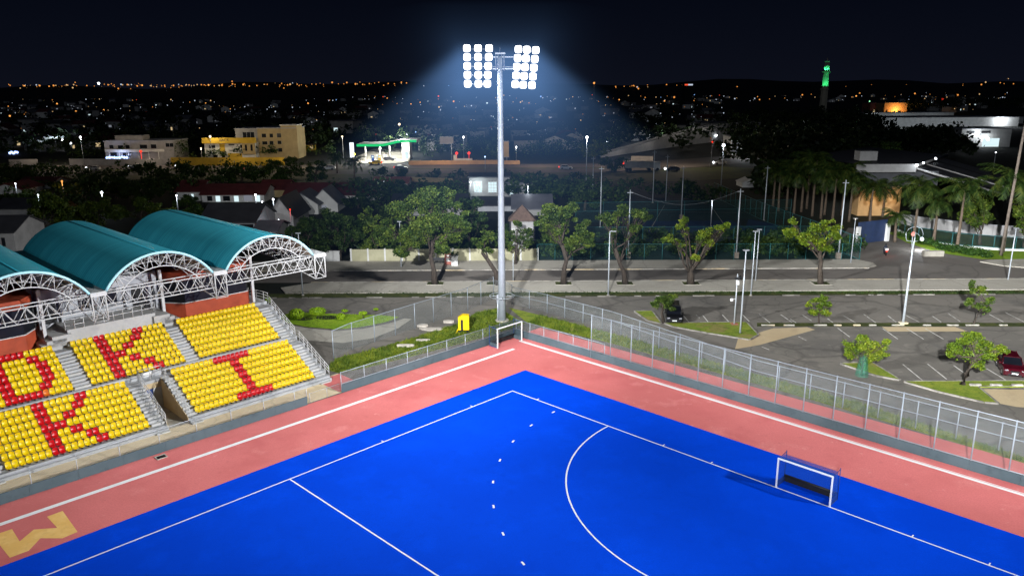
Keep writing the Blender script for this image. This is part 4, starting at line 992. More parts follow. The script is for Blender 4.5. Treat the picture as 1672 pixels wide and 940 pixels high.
# ------------------------------------------------------------------ lamp posts and poles
def post(name, label, base, top, r=.07, m='galv', head=None, lit=None, stump=False, group=None, power=0, arm=None, cat='lamp post', col=(.85,.92,1), z_lit=.0, hr=.16):
    p = at(*base); h = hz(p, *top); t = thing(name, label, cat, p, group); T_ = p+Vector((0,0,h))
    b = MB(p); b.path([p, p+Vector((0,0,h*.5)), T_], [r*1.25, r, r*.7], 8); b.build('pole', m, t)
    b = MB(p); b.path([p, p+Vector((0,0,.12))], [r*2.6,r*2.4], 8); b.build('base_plate', 'concrete', t)
    if stump: b = MB(p); b.box(p.x-.35,p.x+.35,p.y-.35,p.y+.35,0,1.0); b.build('footing', 'wood_pole', t)
    L = T_
    if arm:
        L = T_+Vector(arm); b = MB(p); b.path([T_-Vector((0,0,.15)), T_.lerp(L,.35)+Vector((0,0,.12)), L], [r*.7,r*.6,r*.5], 6); b.build('arm', m, t)
    if head or lit:
        b = MB(p); b.box(L.x-.32,L.x+.32,L.y-.16,L.y+.16,L.z-.02,L.z+.1); hd_ = b.build('lamp_head', 'lamp_grey', t)
        if lit:
            b = MB(p); b.ball(L-Vector((0,0,.05)), hr, sub=1); b.build('lens', lit, hd_)
            if power: light('POINT', L-Vector((0,.1,.35)), power, col, .15, name='street_or_fill_light')
    return t
post('lamp_post', 'unlit bent-arm lamp post on the kerb in front of the flat-crowned tree', (993,482.5), (998.5,378), .085, head=1, arm=(.5,0,0))
post('lamp_post', 'slim grey lamp post with flat head rising from the long grass island', (1208.4,545), (1215.7,409), .085, head=1)
post('lamp_post', 'nearer of two lamp posts standing together on the pavement kerb', (1226,482.5), (1230,378), .075, head=1)
post('lamp_post', 'further of two lamp posts standing together by the pavement road edge', (1233.6,459.6), (1238.7,375), .07, head=1)
post('lamp_post', 'lamp post standing on the far pavement before the cream wall', (655.3,436.6), (653.2,362), .085, head=1)
post('lamp_post', 'lamp post rising behind the grandstand roof end', (494.5,482.5), (488,381), .085, head=1)
post('lamp_post', 'grey lamp post on the pavement at the right edge', (1645.7,457.8), (1657.7,373), .08, head=1)
post('lamp_post', 'thin lamp post with tiny warm light at the court fence corner', (1389,430), (1395.6,357), .07, lit='lamp_warm', head=1, hr=.1)
post('lamp_post', 'twin lamp post hidden behind the floodlight on the road kerb', (838,459), (838,414), .07)
# big curled lamp post
p = at(1474.6,528); h = hz(p,1487.4,394.5); T_ = p+Vector((0,0,h)); t = thing('lamp_post', 'tall grey lamp post with curled twin brackets in the car park', 'lamp post', p)
b = MB(p); b.path([p,p+Vector((0,0,h*.5)),T_], [.16,.12,.07], 10); b.build('pole', 'galv', t)
b = MB(p); b.box(p.x-.45,p.x+.45,p.y-.3,p.y+.3,0,.18); b.build('footing', 'kerb_white', t)
for s in (-1,1):
    b = MB(p); q = lambda x, z: T_+Vector((s*x,0,z)); b.path([q(0,0),q(.85,.15),q(1.0,.9),q(.75,1.5),q(.1,1.75)], .03, 6); b.build('bracket', 'galv', t)
post('lamp_post', 'short bright lamp post glaring white at the mouth of the side road', (1491,408), (1491.5,379), .06, lit='lamp_white', head=1, power=900, arm=(1.1,-.3,-1.1), hr=.3)
# camera pole
p = at(1198.7,530); h = hz(p,1203,447); t = thing('camera_pole', 'grey pole carrying a speaker cone and a white camera dome in the car park', 'camera pole', p); T_ = p+Vector((0,0,h))
b = MB(p); b.path([p,T_],[.09,.06],8); b.build('pole','galv',t)
b = MB(p); b.box(p.x-.4,p.x+.4,p.y-.4,p.y+.4,0,.14); b.build('footing','brick_red',t)
b = MB(p); b.path([T_+Vector((-.35,-.1,-.55)),T_+Vector((.1,-.1,-.5)),T_+Vector((.4,-.1,-.42))],[.1,.16,.3],10); b.build('speaker','black',t)
b = MB(p); b.box(p.x-.16,p.x+.16,p.y-.3,p.y-.08,h-1.25,h-.75); b.build('control_box','white_paint',t)
b = MB(p); q = p+Vector((-.5,-.05,h-3.1)); b.tube(p+Vector((0,0,h-3.0)),q+Vector((0,0,.1)),.03); b.ball(q,.2,sub=2); b.build('camera_dome','white_paint',t)
CG = 'tall bare poles around the sports courts'
for lab, bs, tp_, st in (('bare court pole on a brown block beside the side road corner',(1368.5,422),(1379.8,294),1),('bare court pole on a brown block behind the pavement right of the sparse tree',(1201.7,421),(1208.6,308),1),
    ('bare pole rising behind the yellow-green street tree',(1112,358),(1116.7,271),1),('bare court pole just behind the flat-crowned street tree',(1025.5,421),(1028.8,310),1),
    ('bare pole in the dark court left of the flat-crowned tree',(980,371),(981,272),0),('bare pole left of the pair in the dark court',(967.5,326),(968,256),0),
    ('first bare pole of the far pair above the court centre',(1065.6,331),(1068,245.5),0),('second bare pole of the far pair above the court centre',(1087,329),(1090,253),0),('bare pole beside the slanting green fence',(1247,360),(1252,271),0)):
    t_ = post('court_pole', lab, bs, tp_, .1, 'galv', stump=bool(st), group=CG, cat='pole')
    Bp = t_.location; hh_ = hz(Bp, *tp_); b = MB(Bp); b.box(Bp.x-.5,Bp.x+.5,Bp.y-.05,Bp.y+.05,hh_-.5,hh_-.4); b.build('crossarm','galv_dull',t_)
def wire(label, a, ah, c, ch, sag=1.0, r=.014):
    A, C_ = at(*a), at(*c); A.z, C_.z = hz(A,*ah)-.3, hz(C_,*ch)-.3; b = MB(A)
    b.path([A.lerp(C_,i/12)-Vector((0,0,sag*math.sin(math.pi*i/12))) for i in range(13)], r, 4); tag(b.build('cable','galv_dull'), label, 'cable')
wire('sagging cable between two court poles above the sports court', (1025.5,421),(1028.8,310),(1201.7,421),(1208.6,308), 2.2)
LG = 'street lamps in the district'
for lab, bs, tp_, lm, pw, hr in (('white street lamp by the highway right of the floodlight',(956.6,321),(957.5,224),'lamp_white',700,.35),('white street lamp beside the blank billboard',(757.5,262),(758.7,224),'lamp_white',500,.4),
    ('warm street lamp left of the petrol station',(561,262),(556.5,223),'lamp_warm',500,.4),('bright street lamp behind the petrol station canopy',(653,229),(651.5,203),'lamp_warm',900,.7),
    ('white street lamp by the beige wall on the left',(138,271),(134,224),'lamp_white',600,.4),('warm street lamp before the yellow wall',(331,268),(322.5,242),'lamp_warm',300,.3),
    ('white street lamp among the trees behind the left roof',(171,350),(170.3,314),'lamp_white',260,.28),('white street lamp behind the roof between houses',(457,385),(456,359.8),'lamp_white',260,.24),
    ('white lamp near the flyover foot',(1176,324),(1181,237),'lamp_white',700,.4),('red tipped pole beside the flyover',(1160.5,276),(1161.6,231.5),'lamp_red',0,.35),
    ('white lamp beside the tree row by the flyover',(991,250),(991.5,231),'lamp_white',400,.4),('orange lamp on the flyover',(1140,232),(1140.3,214.5),'lamp_orange',300,.5),('white lamp at the top of the flyover',(1169,232),(1169.5,221),'lamp_white',300,.45),
    ('small white lamp by the road right of the floodlight',(843,262),(843,240),'lamp_white',200,.32),('greenish white lamp above the dark wood',(1383,262),(1383.6,218),'lamp_green',500,.5),
    ('green lamp left of the orange lit building',(1418,183),(1419.5,165.5),'lamp_green',200,.7),('small blue-white lamp beside the petrol station',(665,236),(664.5,219),'lamp_white',300,.4)):
    post('street_lamp', lab, bs, tp_, .1, 'galv_dull', lit=lm, head=1, power=pw, group=LG, cat='street lamp', col=M[lm].node_tree.nodes['Emission'].inputs[0].default_value[:3], hr=hr)
# leaning utility pole
p = at(1634.5,417); q = atY(1668,235,p.y-2); q2 = atY(1676,196,p.y-2.4); b = MB(p); b.path([p,q,q2],[.26,.2,.18],8); tag(b.build('utility_pole','wood_pole'), 'thick leaning wooden utility pole at the right edge beside a palm', 'utility pole')
# ------------------------------------------------------------------ vehicles
def car(name, label, loc, rz, paint, cat='car', L=4.6, W=1.86, Hh=1.75, hood=.98, suv=True, heads='chrome', tails=False, group=None, plate=True):
    t = thing(name, label, cat, loc, group); t.rotation_euler = (0,0,rz)     # local -y is the front
    wz = .36
    b = MB(); hl = L/2
    lower = [(-hl,.35),(-hl+.06,.72),(-hl+.25,hood-.06),(-hl+1.25,hood+.04),(hl-.15,hood+.06),(hl-.02,.8),(hl,.4),(hl-.15,.28),(-hl+.1,.26)]
    def ring(x, k): return [b.vert((x, y*k, z)) for y, z in lower]
    rs = [ring(-W/2, .97), ring(-W/2*.9, 1.0), ring(W/2*.9, 1.0), ring(W/2, .97)]
    n = len(lower)
    for a, q in zip(rs, rs[1:]):
        for i in range(n): b.bm.faces.new((a[i],a[(i+1)%n],q[(i+1)%n],q[i]))
    b.bm.faces.new(rs[0]); b.bm.faces.new(rs[-1])
    cab0 = [(-W/2*.93,-hl+1.2),(W/2*.93,-hl+1.2),(W/2*.93,hl-.12),(-W/2*.93,hl-.12)]
    rx, f0, f1 = W/2*.78, -hl+1.95, hl-(.35 if suv else 1.0)
    cab1 = [(-rx,f0),(rx,f0),(rx,f1),(-rx,f1)]
    # roof and pillars
    r_ = [b.vert((x,y,Hh-.06)) for x,y in cab1]; r2 = [b.vert((x*.94,y*.97,Hh)) for x,y in cab1]
    b.bm.faces.new(r_); b.bm.faces.new(r2)
    for i in range(4): b.bm.faces.new((r_[i],r_[(i+1)%4],r2[(i+1)%4],r2[i]))
    for (x0,y0),(x1,y1) in zip(cab0,cab1): b.tube((x0,y0,hood+.02),(x1,y1,Hh-.05),.05,n=5)
    for s in (-1,1): b.tube((s*W/2*.9,.1,hood),(s*rx,.1,Hh-.05),.04,n=5)
    body = b.build('body', paint, t)
    b = MB(); k = .985
    lo = [b.vert((x*k,y*k,hood+.02)) for x,y in cab0]; hi = [b.vert((x*k,y*k,Hh-.05)) for x,y in cab1]
    for i in range(4): b.bm.faces.new((lo[i],lo[(i+1)%4],hi[(i+1)%4],hi[i]))
    b.build('window', 'dark_glass', t)
    for sx_ in (-1,1):
        for y in (-hl+.9, hl-.95):
            b = MB(); b.path([(sx_*(W/2-.2),y,wz),(sx_*(W/2+.01),y,wz)],[wz,wz],14); w_ = b.build('wheel','tyre',t)
            b = MB(); b.path([(sx_*(W/2-.02),y,wz),(sx_*(W/2+.03),y,wz)],[.22,.2],10); b.build('rim','chrome',w_)
        b = MB(); b.tbox((sx_*W/2*.74,-hl+.1,.78),(1,0,0),(0,.25,1),(.30,.1,.11)); b.build('headlight',heads,t)
        b = MB(); b.tbox((sx_*W/2*.8,hl-.02,.85),(1,0,0),(0,0,1),(.22,.1,.22)); b.build('tail_light','lamp_red' if tails else 'brick_red',t)
        b = MB(); b.tbox((sx_*(W/2+.1),-hl+1.5,hood+.08),(1,0,0),(0,0,1),(.22,.1,.14)); b.build('mirror',paint,t)
    b = MB(); b.box(-W/2*.42,W/2*.42,-hl-.02,-hl+.08,.6,.76); b.box(-W/2*.6,W/2*.6,-hl-.015,-hl+.05,.34,.46); b.build('grille','black',t)
    if plate: b = MB(); b.box(-.26,.26,-hl-.05,-hl-.022,.47,.58); b.build('number_plate','white_paint',t)
    return t
car('parked_car', 'black off-road car parked nose-out beside the bushy leaning tree', at(1099,521), math.radians(-8), 'car_black', Hh=1.85, L=4.7)
car('parked_car', 'dark red car parked at the right edge under the larger tree', at(1648,606), math.radians(-22), 'car_red', Hh=1.6, L=4.4, suv=True)
HG = 'vehicles on the highway'
def hcar(label, x, y, right, paint, heads=None, tails=False):
    p = at(x,y); t = car('highway_car', label, p, math.radians(90 if not right else -90), paint, heads='head_white' if heads else 'chrome', tails=tails, group=HG, Hh=1.5, suv=False, plate=False)
    if heads:
        b = MB(); s = -1
        b.ball((0,-2.5,.75), .75, sq=(1.2,.5,.6)); b.build('headlight_glare','head_white',t)
    if tails:
        b = MB(); b.ball((0,2.4,.85), .55, sq=(1.6,.4,.5)); b.build('tail_glare','lamp_red',t)
    return t
hcar('white car with lit headlights on the highway at the far left', 153, 278, True, 'car_white', True)
hcar('car with white headlights on the highway below the pale villa', 222, 275, True, 'car_white', True)
hcar('car with white headlights before the left end of the yellow wall', 298, 274.5, True, 'car_grey', True)
hcar('dark car with red tail lights on the near carriageway by the yellow wall', 411, 278, False, 'car_grey', False, True)
hcar('car with bright headlights on the highway left of the palm', 537, 277, True, 'car_white', True)
hcar('dark car with red tail lights below the petrol station forecourt', 655, 277, False, 'car_grey', False, True)
hcar('dark car with red tail lights right behind the floodlight pole', 924, 276.5, False, 'car_white', False, True)
hcar('grey car crossing below the flyover ramp', 1098, 279, True, 'car_grey', True)
hcar('white car with headlights on the bend below the flyover', 1176, 268.5, True, 'car_white', True)
hcar('orange lit car turning out of the petrol station', 613, 268.5, True, 'yellow_plastic', False, True)
# lorry
p = at(1047,278.5); t = thing('lorry', 'long low lorry with red light on the highway bend', 'lorry', p, HG); b = MB(p); b.box(p.x-6,p.x+4,p.y-1.2,p.y+1.2,1,3.2); b.build('trailer','dim_wall',t)
b = MB(p); b.box(p.x+4.2,p.x+6.2,p.y-1.2,p.y+1.2,.5,3.0); b.build('cab','car_white',t)
for x in (-5,-3.8,2.5,5.3): b = MB(p); b.path([(p.x+x,p.y-1.25,.5),(p.x+x,p.y+1.25,.5)],.5,10); b.build('wheel','tyre',t)
b = MB(p); b.ball((p.x-6.1,p.y-.6,2.6),.45); b.build('tail_light','lamp_red',t)
# low white truck with red beacons parked behind the barrier
p = at(757,266); s = mpp(p.y); t = thing('service_truck', 'white service truck with two red beacons parked behind the cream barrier', 'truck', p); b = MB(p); b.box(p.x-16*s,p.x+14*s,p.y-1.3,p.y+1.3,.6,1.6); b.box(p.x-16*s,p.x-11*s,p.y-1.3,p.y+1.3,1.6,2.9); b.build('body','white_wall',t)
for x in (-12,-6,6,11): b = MB(p); b.path([(p.x+x*s,p.y-1.35,.5),(p.x+x*s,p.y+1.35,.5)],.5,10); b.build('wheel','tyre',t)
for x in (-11,9): b = MB(p); b.ball((p.x+x*s,p.y,3.6),.62); b.tube((p.x+x*s,p.y,1.6),(p.x+x*s,p.y,3.4),.08); b.build('beacon','lamp_red',t)
# motorcycle and rider
p = at(1445,416); t = thing('motorcycle', 'dark motorcycle with glowing red tail light entering the side road', 'motorcycle', p); t.rotation_euler = (0,0,math.radians(-14))
for y in (-.65,.65):
    b = MB(); b.path([(-.06,y,.31),(.06,y,.31)],[.31,.31],14); b.build('wheel','tyre',t)
b = MB(); b.box(-.16,.16,-.45,.4,.4,.78); b.box(-.13,.13,-.85,.2,.75,.88); b.tube((0,.65,.31),(0,.45,1.0),.045); b.build('frame','black',t)
b = MB(); b.tube((-.38,.4,1.05),(.38,.4,1.05),.03); b.build('handlebar','chrome',t)
b = MB(); b.ball((0,-.92,.78),.16); b.build('tail_light','lamp_red',t)
b = MB(); b.box(-.24,.24,-.98,-.6,.92,1.25); b.build('carrier','white_paint',t)
light('POINT', p+Vector((.1,-1.1,.8)), 14, (1,.1,.05), .1, name='tail_glow')
def skin_person(name, label, loc, rz, J, E_, Rd, m):
    me = bpy.data.meshes.new(name); me.from_pydata(J, E_, []); o = bpy.data.objects.new(name, me); link(o); o.location = loc; o.rotation_euler = (0,0,rz)
    md = o.modifiers.new('skin','SKIN'); 
    if not me.skin_vertices: me.attributes.new if False else None
    bm_ = bmesh.new(); bm_.from_mesh(me); ly = bm_.verts.layers.skin.verify(); bm_.verts.ensure_lookup_table()
    for i, v in enumerate(bm_.verts): v[ly].radius = (Rd[i],Rd[i]); v[ly].use_root = (i == 0)
    bm_.to_mesh(me); bm_.free(); o.modifiers.new('sub','SUBSURF').render_levels = 2
    me.materials.append(M[m]); tag(o, label, 'person'); return o
J = [(0,-.12,.92),(0,-.06,1.2),(0,.02,1.42),(0,.05,1.55),(0,.08,1.7),(-.2,.0,1.4),(-.3,.14,1.18),(-.32,.4,1.1),(.2,.0,1.4),(.3,.14,1.18),(.32,.4,1.1),(-.16,.05,.9),(-.22,.32,.82),(-.2,.1,.4),(-.2,.24,.34),(.16,.05,.9),(.22,.32,.82),(.2,.1,.4),(.2,.24,.34)]
E_ = [(0,1),(1,2),(2,3),(3,4),(2,5),(5,6),(6,7),(2,8),(8,9),(9,10),(0,11),(11,12),(12,13),(13,14),(0,15),(15,16),(16,17),(17,18)]
Rd = [.17,.17,.16,.07,.13,.08,.06,.045,.08,.06,.045,.1,.085,.06,.05,.1,.085,.06,.05]
per = skin_person('person', 'person in dark clothes and helmet riding the motorcycle', p, math.radians(-14), J, E_, Rd, 'cloth_dark')
b = MB(); b.ball((0,.09,1.74), .145, sub=2); hm_ = b.build('helmet', 'black', per)
# ------------------------------------------------------------------ walls, hut and small things by the pavement
def wall(label, pts, h, m, thick=.2, cat='wall', name='boundary_wall', piers=None, cap=None, pm='white_wall'):
    P = [Vector((q[0],q[1],0)) for q in px(pts)]; t = thing(name, label, cat, P[0]); O = P[0]
    for p, q in zip(P, P[1:]):
        d = (q-p); L = d.length; n = max(1, round(L/piers)) if piers else 1
        b = MB(O)
        for k in range(n): b.tbox(p+d*((k+.5)/n)+Vector((0,0,h/2)), d, (0,0,1), (L/n-(.18 if piers else 0),thick,h))
        b.build('wall_panel', m, t)
        if piers:
            for k in range(n+1): b = MB(O); b.tbox(p+d*(k/n)+Vector((0,0,h/2+.06)), d, (0,0,1), (.26,thick+.12,h+.12)); b.build('pier', pm, t)
        if cap: b = MB(O); b.tbox(p+d*.5+Vector((0,0,h+.05)), d, (0,0,1), (L,thick+.14,.1)); b.build('coping', cap, t)
    return t
wall('stained cream concrete panel wall behind the far pavement', [(574,426.8),(878,425.6)], 2.0, 'cream_wall', .18, piers=2.7)
wall('short white wall left of the cream panel wall', [(512,425.5),(555,426.3)], 1.6, 'white_wall', .25, cap='white_wall')
wall('long yellow boundary wall beside the highway', [(280,270.5),(465,270.5)], 3.0, 'yellow_wall', .3)
wall('beige boundary wall by the highway at the far left', [(16,270),(62,269.5)], 2.2, 'dim_wall', .3)
wall('beige boundary wall with dark arches below the pale villa', [(115,270),(178,270),(280,270.4)], 2.4, 'dim_wall', .3, piers=6, pm='dim_wall')
wall('cream highway barrier right of the petrol station', [(668,269.5),(815,268)], 1.5, 'orange_wall', .4, piers=4, pm='orange_wall')
wall('short cream highway barrier just right of the floodlight', [(823,268.5),(849,268.5)], 1.4, 'orange_wall', .4)
wall('white curved wall with dark scribbles below the palms', [(1464,364),(1500,371),(1560,378.5),(1620,385),(1760,396)], 2.0, 'dim_wall', .3, cap='grey_wall')
wall('low cream wall between houses and the highway', [(655,296),(740,299)], 1.4, 'ochre_wall', .3)
wall('brown earth-coloured wall on the highway bend', [(1030,266.5),(1066,266.5)], 2.6, 'dim_wall', .3)
# dark scribbles on the white wall (painted marks)
b = MB()
for (x0,y0,x1,y1) in ((1497,370,1504,360),(1504,360,1500,371),(1552,376,1558,368),(1558,368,1560,377),(1612,382,1620,374),(1620,374,1624,384),(1628,375,1634,385)):
    A, C_ = atY(x0,y0,at(x0,370+ (x0-1464)*.105).y-.22), atY(x1,y1,at(x1,370+(x1-1464)*.105).y-.22); b.tube(A, C_, .12, n=4)
b.bm.free()
# louvred hut
p = at(853,424); p.y += 3.2; s = mpp(p.y); t = thing('louvred_hut', 'narrow white louvred hut with brown pyramid roof behind the cream wall', 'hut', p)
Wd = 19*s; h0 = hz(p,853,358); h1 = hz(p,853,334)
b = MB(p); b.box(p.x-Wd,p.x+Wd,p.y-Wd*.8,p.y+Wd*.8,0,h0); b.build('wall','dim_wall',t)
b = MB(p); c = [(-1.18,-1),(1.18,-1),(1.18,1),(-1.18,1)]; a_ = [b.vert((p.x+x*Wd,p.y+y*Wd,h0)) for x,y in c]; ap = b.vert((p.x,p.y,h1)); b.bm.faces.new(a_)
for i in range(4): b.bm.faces.new((a_[i],a_[(i+1)%4],ap))
b.build('roof','roof_brown',t)
z = 2.2; k = 0
while z < h0-.6:
    b = MB(p); b.tbox((p.x,p.y-Wd*.8-.12,z),(1,0,0),(0,-.5,1),(Wd*1.8,.06,.42)); b.build('louvre','white_wall',t); z += .85
for x in (-1,1): b = MB(p); b.box(p.x+x*Wd-.12,p.x+x*Wd+.12,p.y-Wd*.8-.3,p.y-Wd*.8-.05,0,h0); b.build('corner_post','black',t)
# sign board, planter and bench at the tree
p = at(734,434); p.z = .13; t = thing('sign_board', 'red and white poster board on the far pavement beside the big tree', 'sign', p); b = MB(p); b.box(p.x-.75,p.x+.75,p.y,p.y+.1,.2,2.0); b.build('panel','brick_red',t); b = MB(p); b.box(p.x-.5,p.x+.5,p.y-.02,p.y-.003,.7,1.3); b.box(p.x-.45,p.x+.2,p.y-.02,p.y-.003,1.5,1.75); b.build('poster','white_wall',t)
for x in (-.7,.7): b = MB(p); b.box(p.x+x-.05,p.x+x+.05,p.y+.105,p.y+.2,.1,2.0); b.build('leg','lamp_grey',t)
p = at(742.5,434.5); p.z = .13; t = thing('planter', 'white pedestal planter with a small spiky plant beside the red poster board', 'planter', p); b = MB(p); b.box(p.x-.5,p.x+.5,p.y-.35,p.y+.35,.13,1.55); b.box(p.x-.6,p.x+.6,p.y-.45,p.y+.45,1.55,1.7); b.build('pedestal','white_wall',t)
b = MB(p)
for k in range(70):
    a = R.uniform(0,6.28); d = Vector((math.cos(a),math.sin(a),R.uniform(.1,.9))).normalized(); b.leaf(p+Vector((0,0,1.6))+d*.6, d, d.cross(Vector((0,0,1))).normalized(), 1.0, .14)
b.build('plant','leaf',t,recalc=False)
p = at(722,433); p.z = .13; t = thing('bench', 'low dark bench on the far pavement behind the big tree', 'bench', p); b = MB(p); b.box(p.x-1.5,p.x+1.5,p.y-.25,p.y+.25,.55,.63); b.build('seat','black',t); b = MB(p); b.tbox((p.x,p.y+.28,.95),(1,0,0),(0,.15,1),(3,.06,.5)); b.build('backrest','black',t)
for x in (-1.3,1.3): b = MB(p); b.box(p.x+x-.05,p.x+x+.05,p.y-.24,p.y+.24,.13,.55); b.build('leg','black',t)
# blue gate, hedge, right lawn
P0, P1 = at(1398,399), at(1446,393); t = thing('metal_gate', 'dark blue sheet metal gate across the side road', 'gate', P0); d = P1-P0
for k in range(2):
    b = MB(P0); b.tbox(P0+d*(.25+.5*k)+Vector((0,0,2.0)), d, (0,0,1), (d.length*.49,.1,3.9)); b.build('gate_leaf','gate_blue',t)
for k in (0,1): b = MB(P0); b.tbox(P0+d*k+Vector((0,-.3,1.6)), d, (0,0,1), (.7,.5,3.2)); b.build('gate_post','white_wall',t)
sheet('side_lawn', px([(1450,380),(1480,396),(1530,412),(1600,423),(1760,424),(1760,414),(1640,410),(1560,404),(1500,394),(1466,378)]), .03, 'lawn', kind='stuff')
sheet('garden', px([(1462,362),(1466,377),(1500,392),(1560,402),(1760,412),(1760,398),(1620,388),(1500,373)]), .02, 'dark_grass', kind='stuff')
lb = MB()
HP = [(1470,385),(1500,396),(1530,405),(1560,412),(1585,416),(1605,419)]
for k in range(150):
    f = R.random()*(len(HP)-1); i = int(f); q = f-i; c = at(HP[i][0]+(HP[i+1][0]-HP[i][0])*q, HP[i][1]+(HP[i+1][1]-HP[i][1])*q)+Vector((R.gauss(0,.5),R.uniform(-2.0,1.0),R.uniform(.3,1.0)))
    leaf_clump(lb, c, .8, 40, .3, .8)
o = lb.build('hedge','hedge_leaf',recalc=False); tag(o,'thick dark green hedge between the side road and the lawn','hedge')
p = at(1523,418); b = MB(p); b.box(p.x-1.6,p.x+1.6,p.y-.4,p.y+.4,0,.9); tag(b.build('concrete_block','concrete'),'pale concrete block at the kerb in front of the hedge','block')
p = at(1487.6,406); t = thing('stop_sign', 'small round red road sign at the side road corner', 'road sign', p); b = MB(p); b.tube(p, p+Vector((0,0,2.6)), .05); b.build('pole','lamp_grey',t); b = MB(p); b.path([p+Vector((0,-.05,2.6)),p+Vector((0,-.1,2.6))],.38,14); b.build('plate','brick_red',t)
sheet('court', px([(880,424),(1400,423),(1340,396),(1250,362),(1170,322),(930,330),(900,380)]), .02, 'court_dark')
sheet('blue_court', px([(1045,380),(1230,379),(1195,360),(1050,361)]), .024, 'court_blue')
sheet('blue_court', px([(1215,380),(1330,392),(1300,372),(1222,358)]), .024, 'court_blue')
b = MB()
for q in (((930,345),(1290,348)),((940,390),(1340,388)),((1060,378),(1085,335)),((1190,378),(1160,335))):
    A, C_ = at(*q[0]), at(*q[1]); strip(b, A[:2], C_[:2], .12, .03)
struct(b.build('court_lines','concrete'))
# ------------------------------------------------------------------ palms
def palm_parts(seed):
    rr = random.Random(seed); b = MB(); k = 9; off = rr.uniform(-.6,.6)
    b.path([(off*math.sin(i/k*2.2)*.6, off*.4*(i/k)**2, 9.0*i/k) for i in range(k+1)], [.3-.14*min(1,i/k*1.2) for i in range(k+1)], 8); tr = b.build('trunk','palm_bark'); tm = tr.data; bpy.data.objects.remove(tr)
    top = Vector((off*math.sin(2.2)*.6, off*.4, 9.0)); b = MB()
    for f in range(28):
        a = 2*math.pi*f/28*2.618*3+rr.uniform(-.2,.2); el = rr.uniform(-.25,1.25); L = rr.uniform(2.9,4.0); dr = rr.uniform(1.3,2.3)
        h = Vector((math.cos(a),math.sin(a),0)); sd = Vector((-math.sin(a),math.cos(a),0)); P = []; p = top.copy(); e_ = el; n = 11
        for i in range(n+1):
            P.append(p.copy()); p = p + (h*math.cos(e_)+Vector((0,0,math.sin(e_))))*L/n; e_ -= dr/n
        for i in range(n):
            dr_ = (P[i+1]-P[i]).normalized(); up = sd.cross(dr_)
            w_ = .045; b.bm.faces.new([b.bm.verts.new(q) for q in (P[i]-sd*w_,P[i]+sd*w_,P[i+1]+sd*w_*.7,P[i+1]-sd*w_*.7)])
            if i < 1: continue
            for s in (-1,1):
                for q_ in (0,.5):
                    o_ = P[i].lerp(P[i+1],q_); ll = .95*math.sin(math.pi*(.12+.8*(i+q_)/n))*rr.uniform(.85,1.1); d = (sd*s*.8+dr_*.55-Vector((0,0,1))*rr.uniform(.25,.7)).normalized()
                    e1 = o_+d*ll; b.bm.faces.new([b.bm.verts.new(v) for v in (o_-dr_*.06, o_+dr_*.06, e1+dr_*.02, e1-dr_*.02)])
    for _ in range(6): b.ball(top+Vector((rr.uniform(-.3,.3),rr.uniform(-.3,.3),-.3)), .14)
    cr = b.build('crown','palm_leaf',recalc=False); cm = cr.data; bpy.data.objects.remove(cr); return tm, cm
PV = [palm_parts(s) for s in (3,5,11,17)]
def palm(label, base, crown_py, k, rz, group, wide=1.0):
    p = at(*base); h = hz(p, base[0], crown_py); s = h/9.0; t = thing('palm_tree', label, 'palm tree', p, group); t.rotation_euler = (0,0,rz)
    tm, cm = PV[k]
    for nm, me in (('trunk',tm),('crown',cm)):
        o = bpy.data.objects.new(nm, me.copy()); link(o); o.parent = t; o.scale = (1,1,s) if nm == 'trunk' else (wide*1.3,wide*1.3,wide*1.15)
        if nm == 'crown': o.location = (0,0,h-9.0*wide*1.15)
    return t
PGR = 'palms along the garden on the right'; PGL = 'palms in the row beside the sports court'
palm('palm in front of the orange lit shed wall, left of the garden row',(1420,364),305,0,.3,PGR,1.05)
palm('palm with upright fronds standing before the lit shed corner',(1441,355),306,1,1.2,PGR,1.1)
palm('palm with broad crown left of the hedge end',(1491,393),303,2,2.2,PGR,1.25)
palm('palm with straight trunk rising behind the turquoise railing',(1562,409),306,3,.8,PGR,1.15)
palm('tall palm beside the leaning utility pole',(1637,412),292,1,3.9,PGR,1.35)
palm('short palm trunk on the side road edge near the blue gate',(1461,395),352,0,5.0,PGR,.7)
palm('palm behind the white wall between the hedge palms',(1524,398),330,2,4.2,PGR,.9)
for i, (x, yb, yc) in enumerate(((1271,345,280),(1284,343,272),(1296,349,283),(1308,346,268),(1326,353,262),(1340,357,281),(1346,351,290),(1359,360,285),(1386,362,292),(1317,341,258),(1374,352,278),(1262,337,272))):
    palm(('first','second','third','fourth','fifth','sixth','seventh','eighth','ninth','tall back-row','back-row right-hand','back-row left-hand')[i]+(' palm from the left in the dark row beside the court' if i < 9 else ' palm rising behind the dark row beside the court'),(x,yb),yc,i%4,i*1.7,PGL,R.uniform(1.0,1.25))
palm('palm beside the highway left of the petrol station',(551,283),256,2,.5,None,.9)
palm('second palm by the highway in front of the forecourt',(579,290),264,3,1.5,None,1.0)
palm('palm among the dark trees left of the long red-roofed house',(262,322),296,1,2.5,None,1.1)
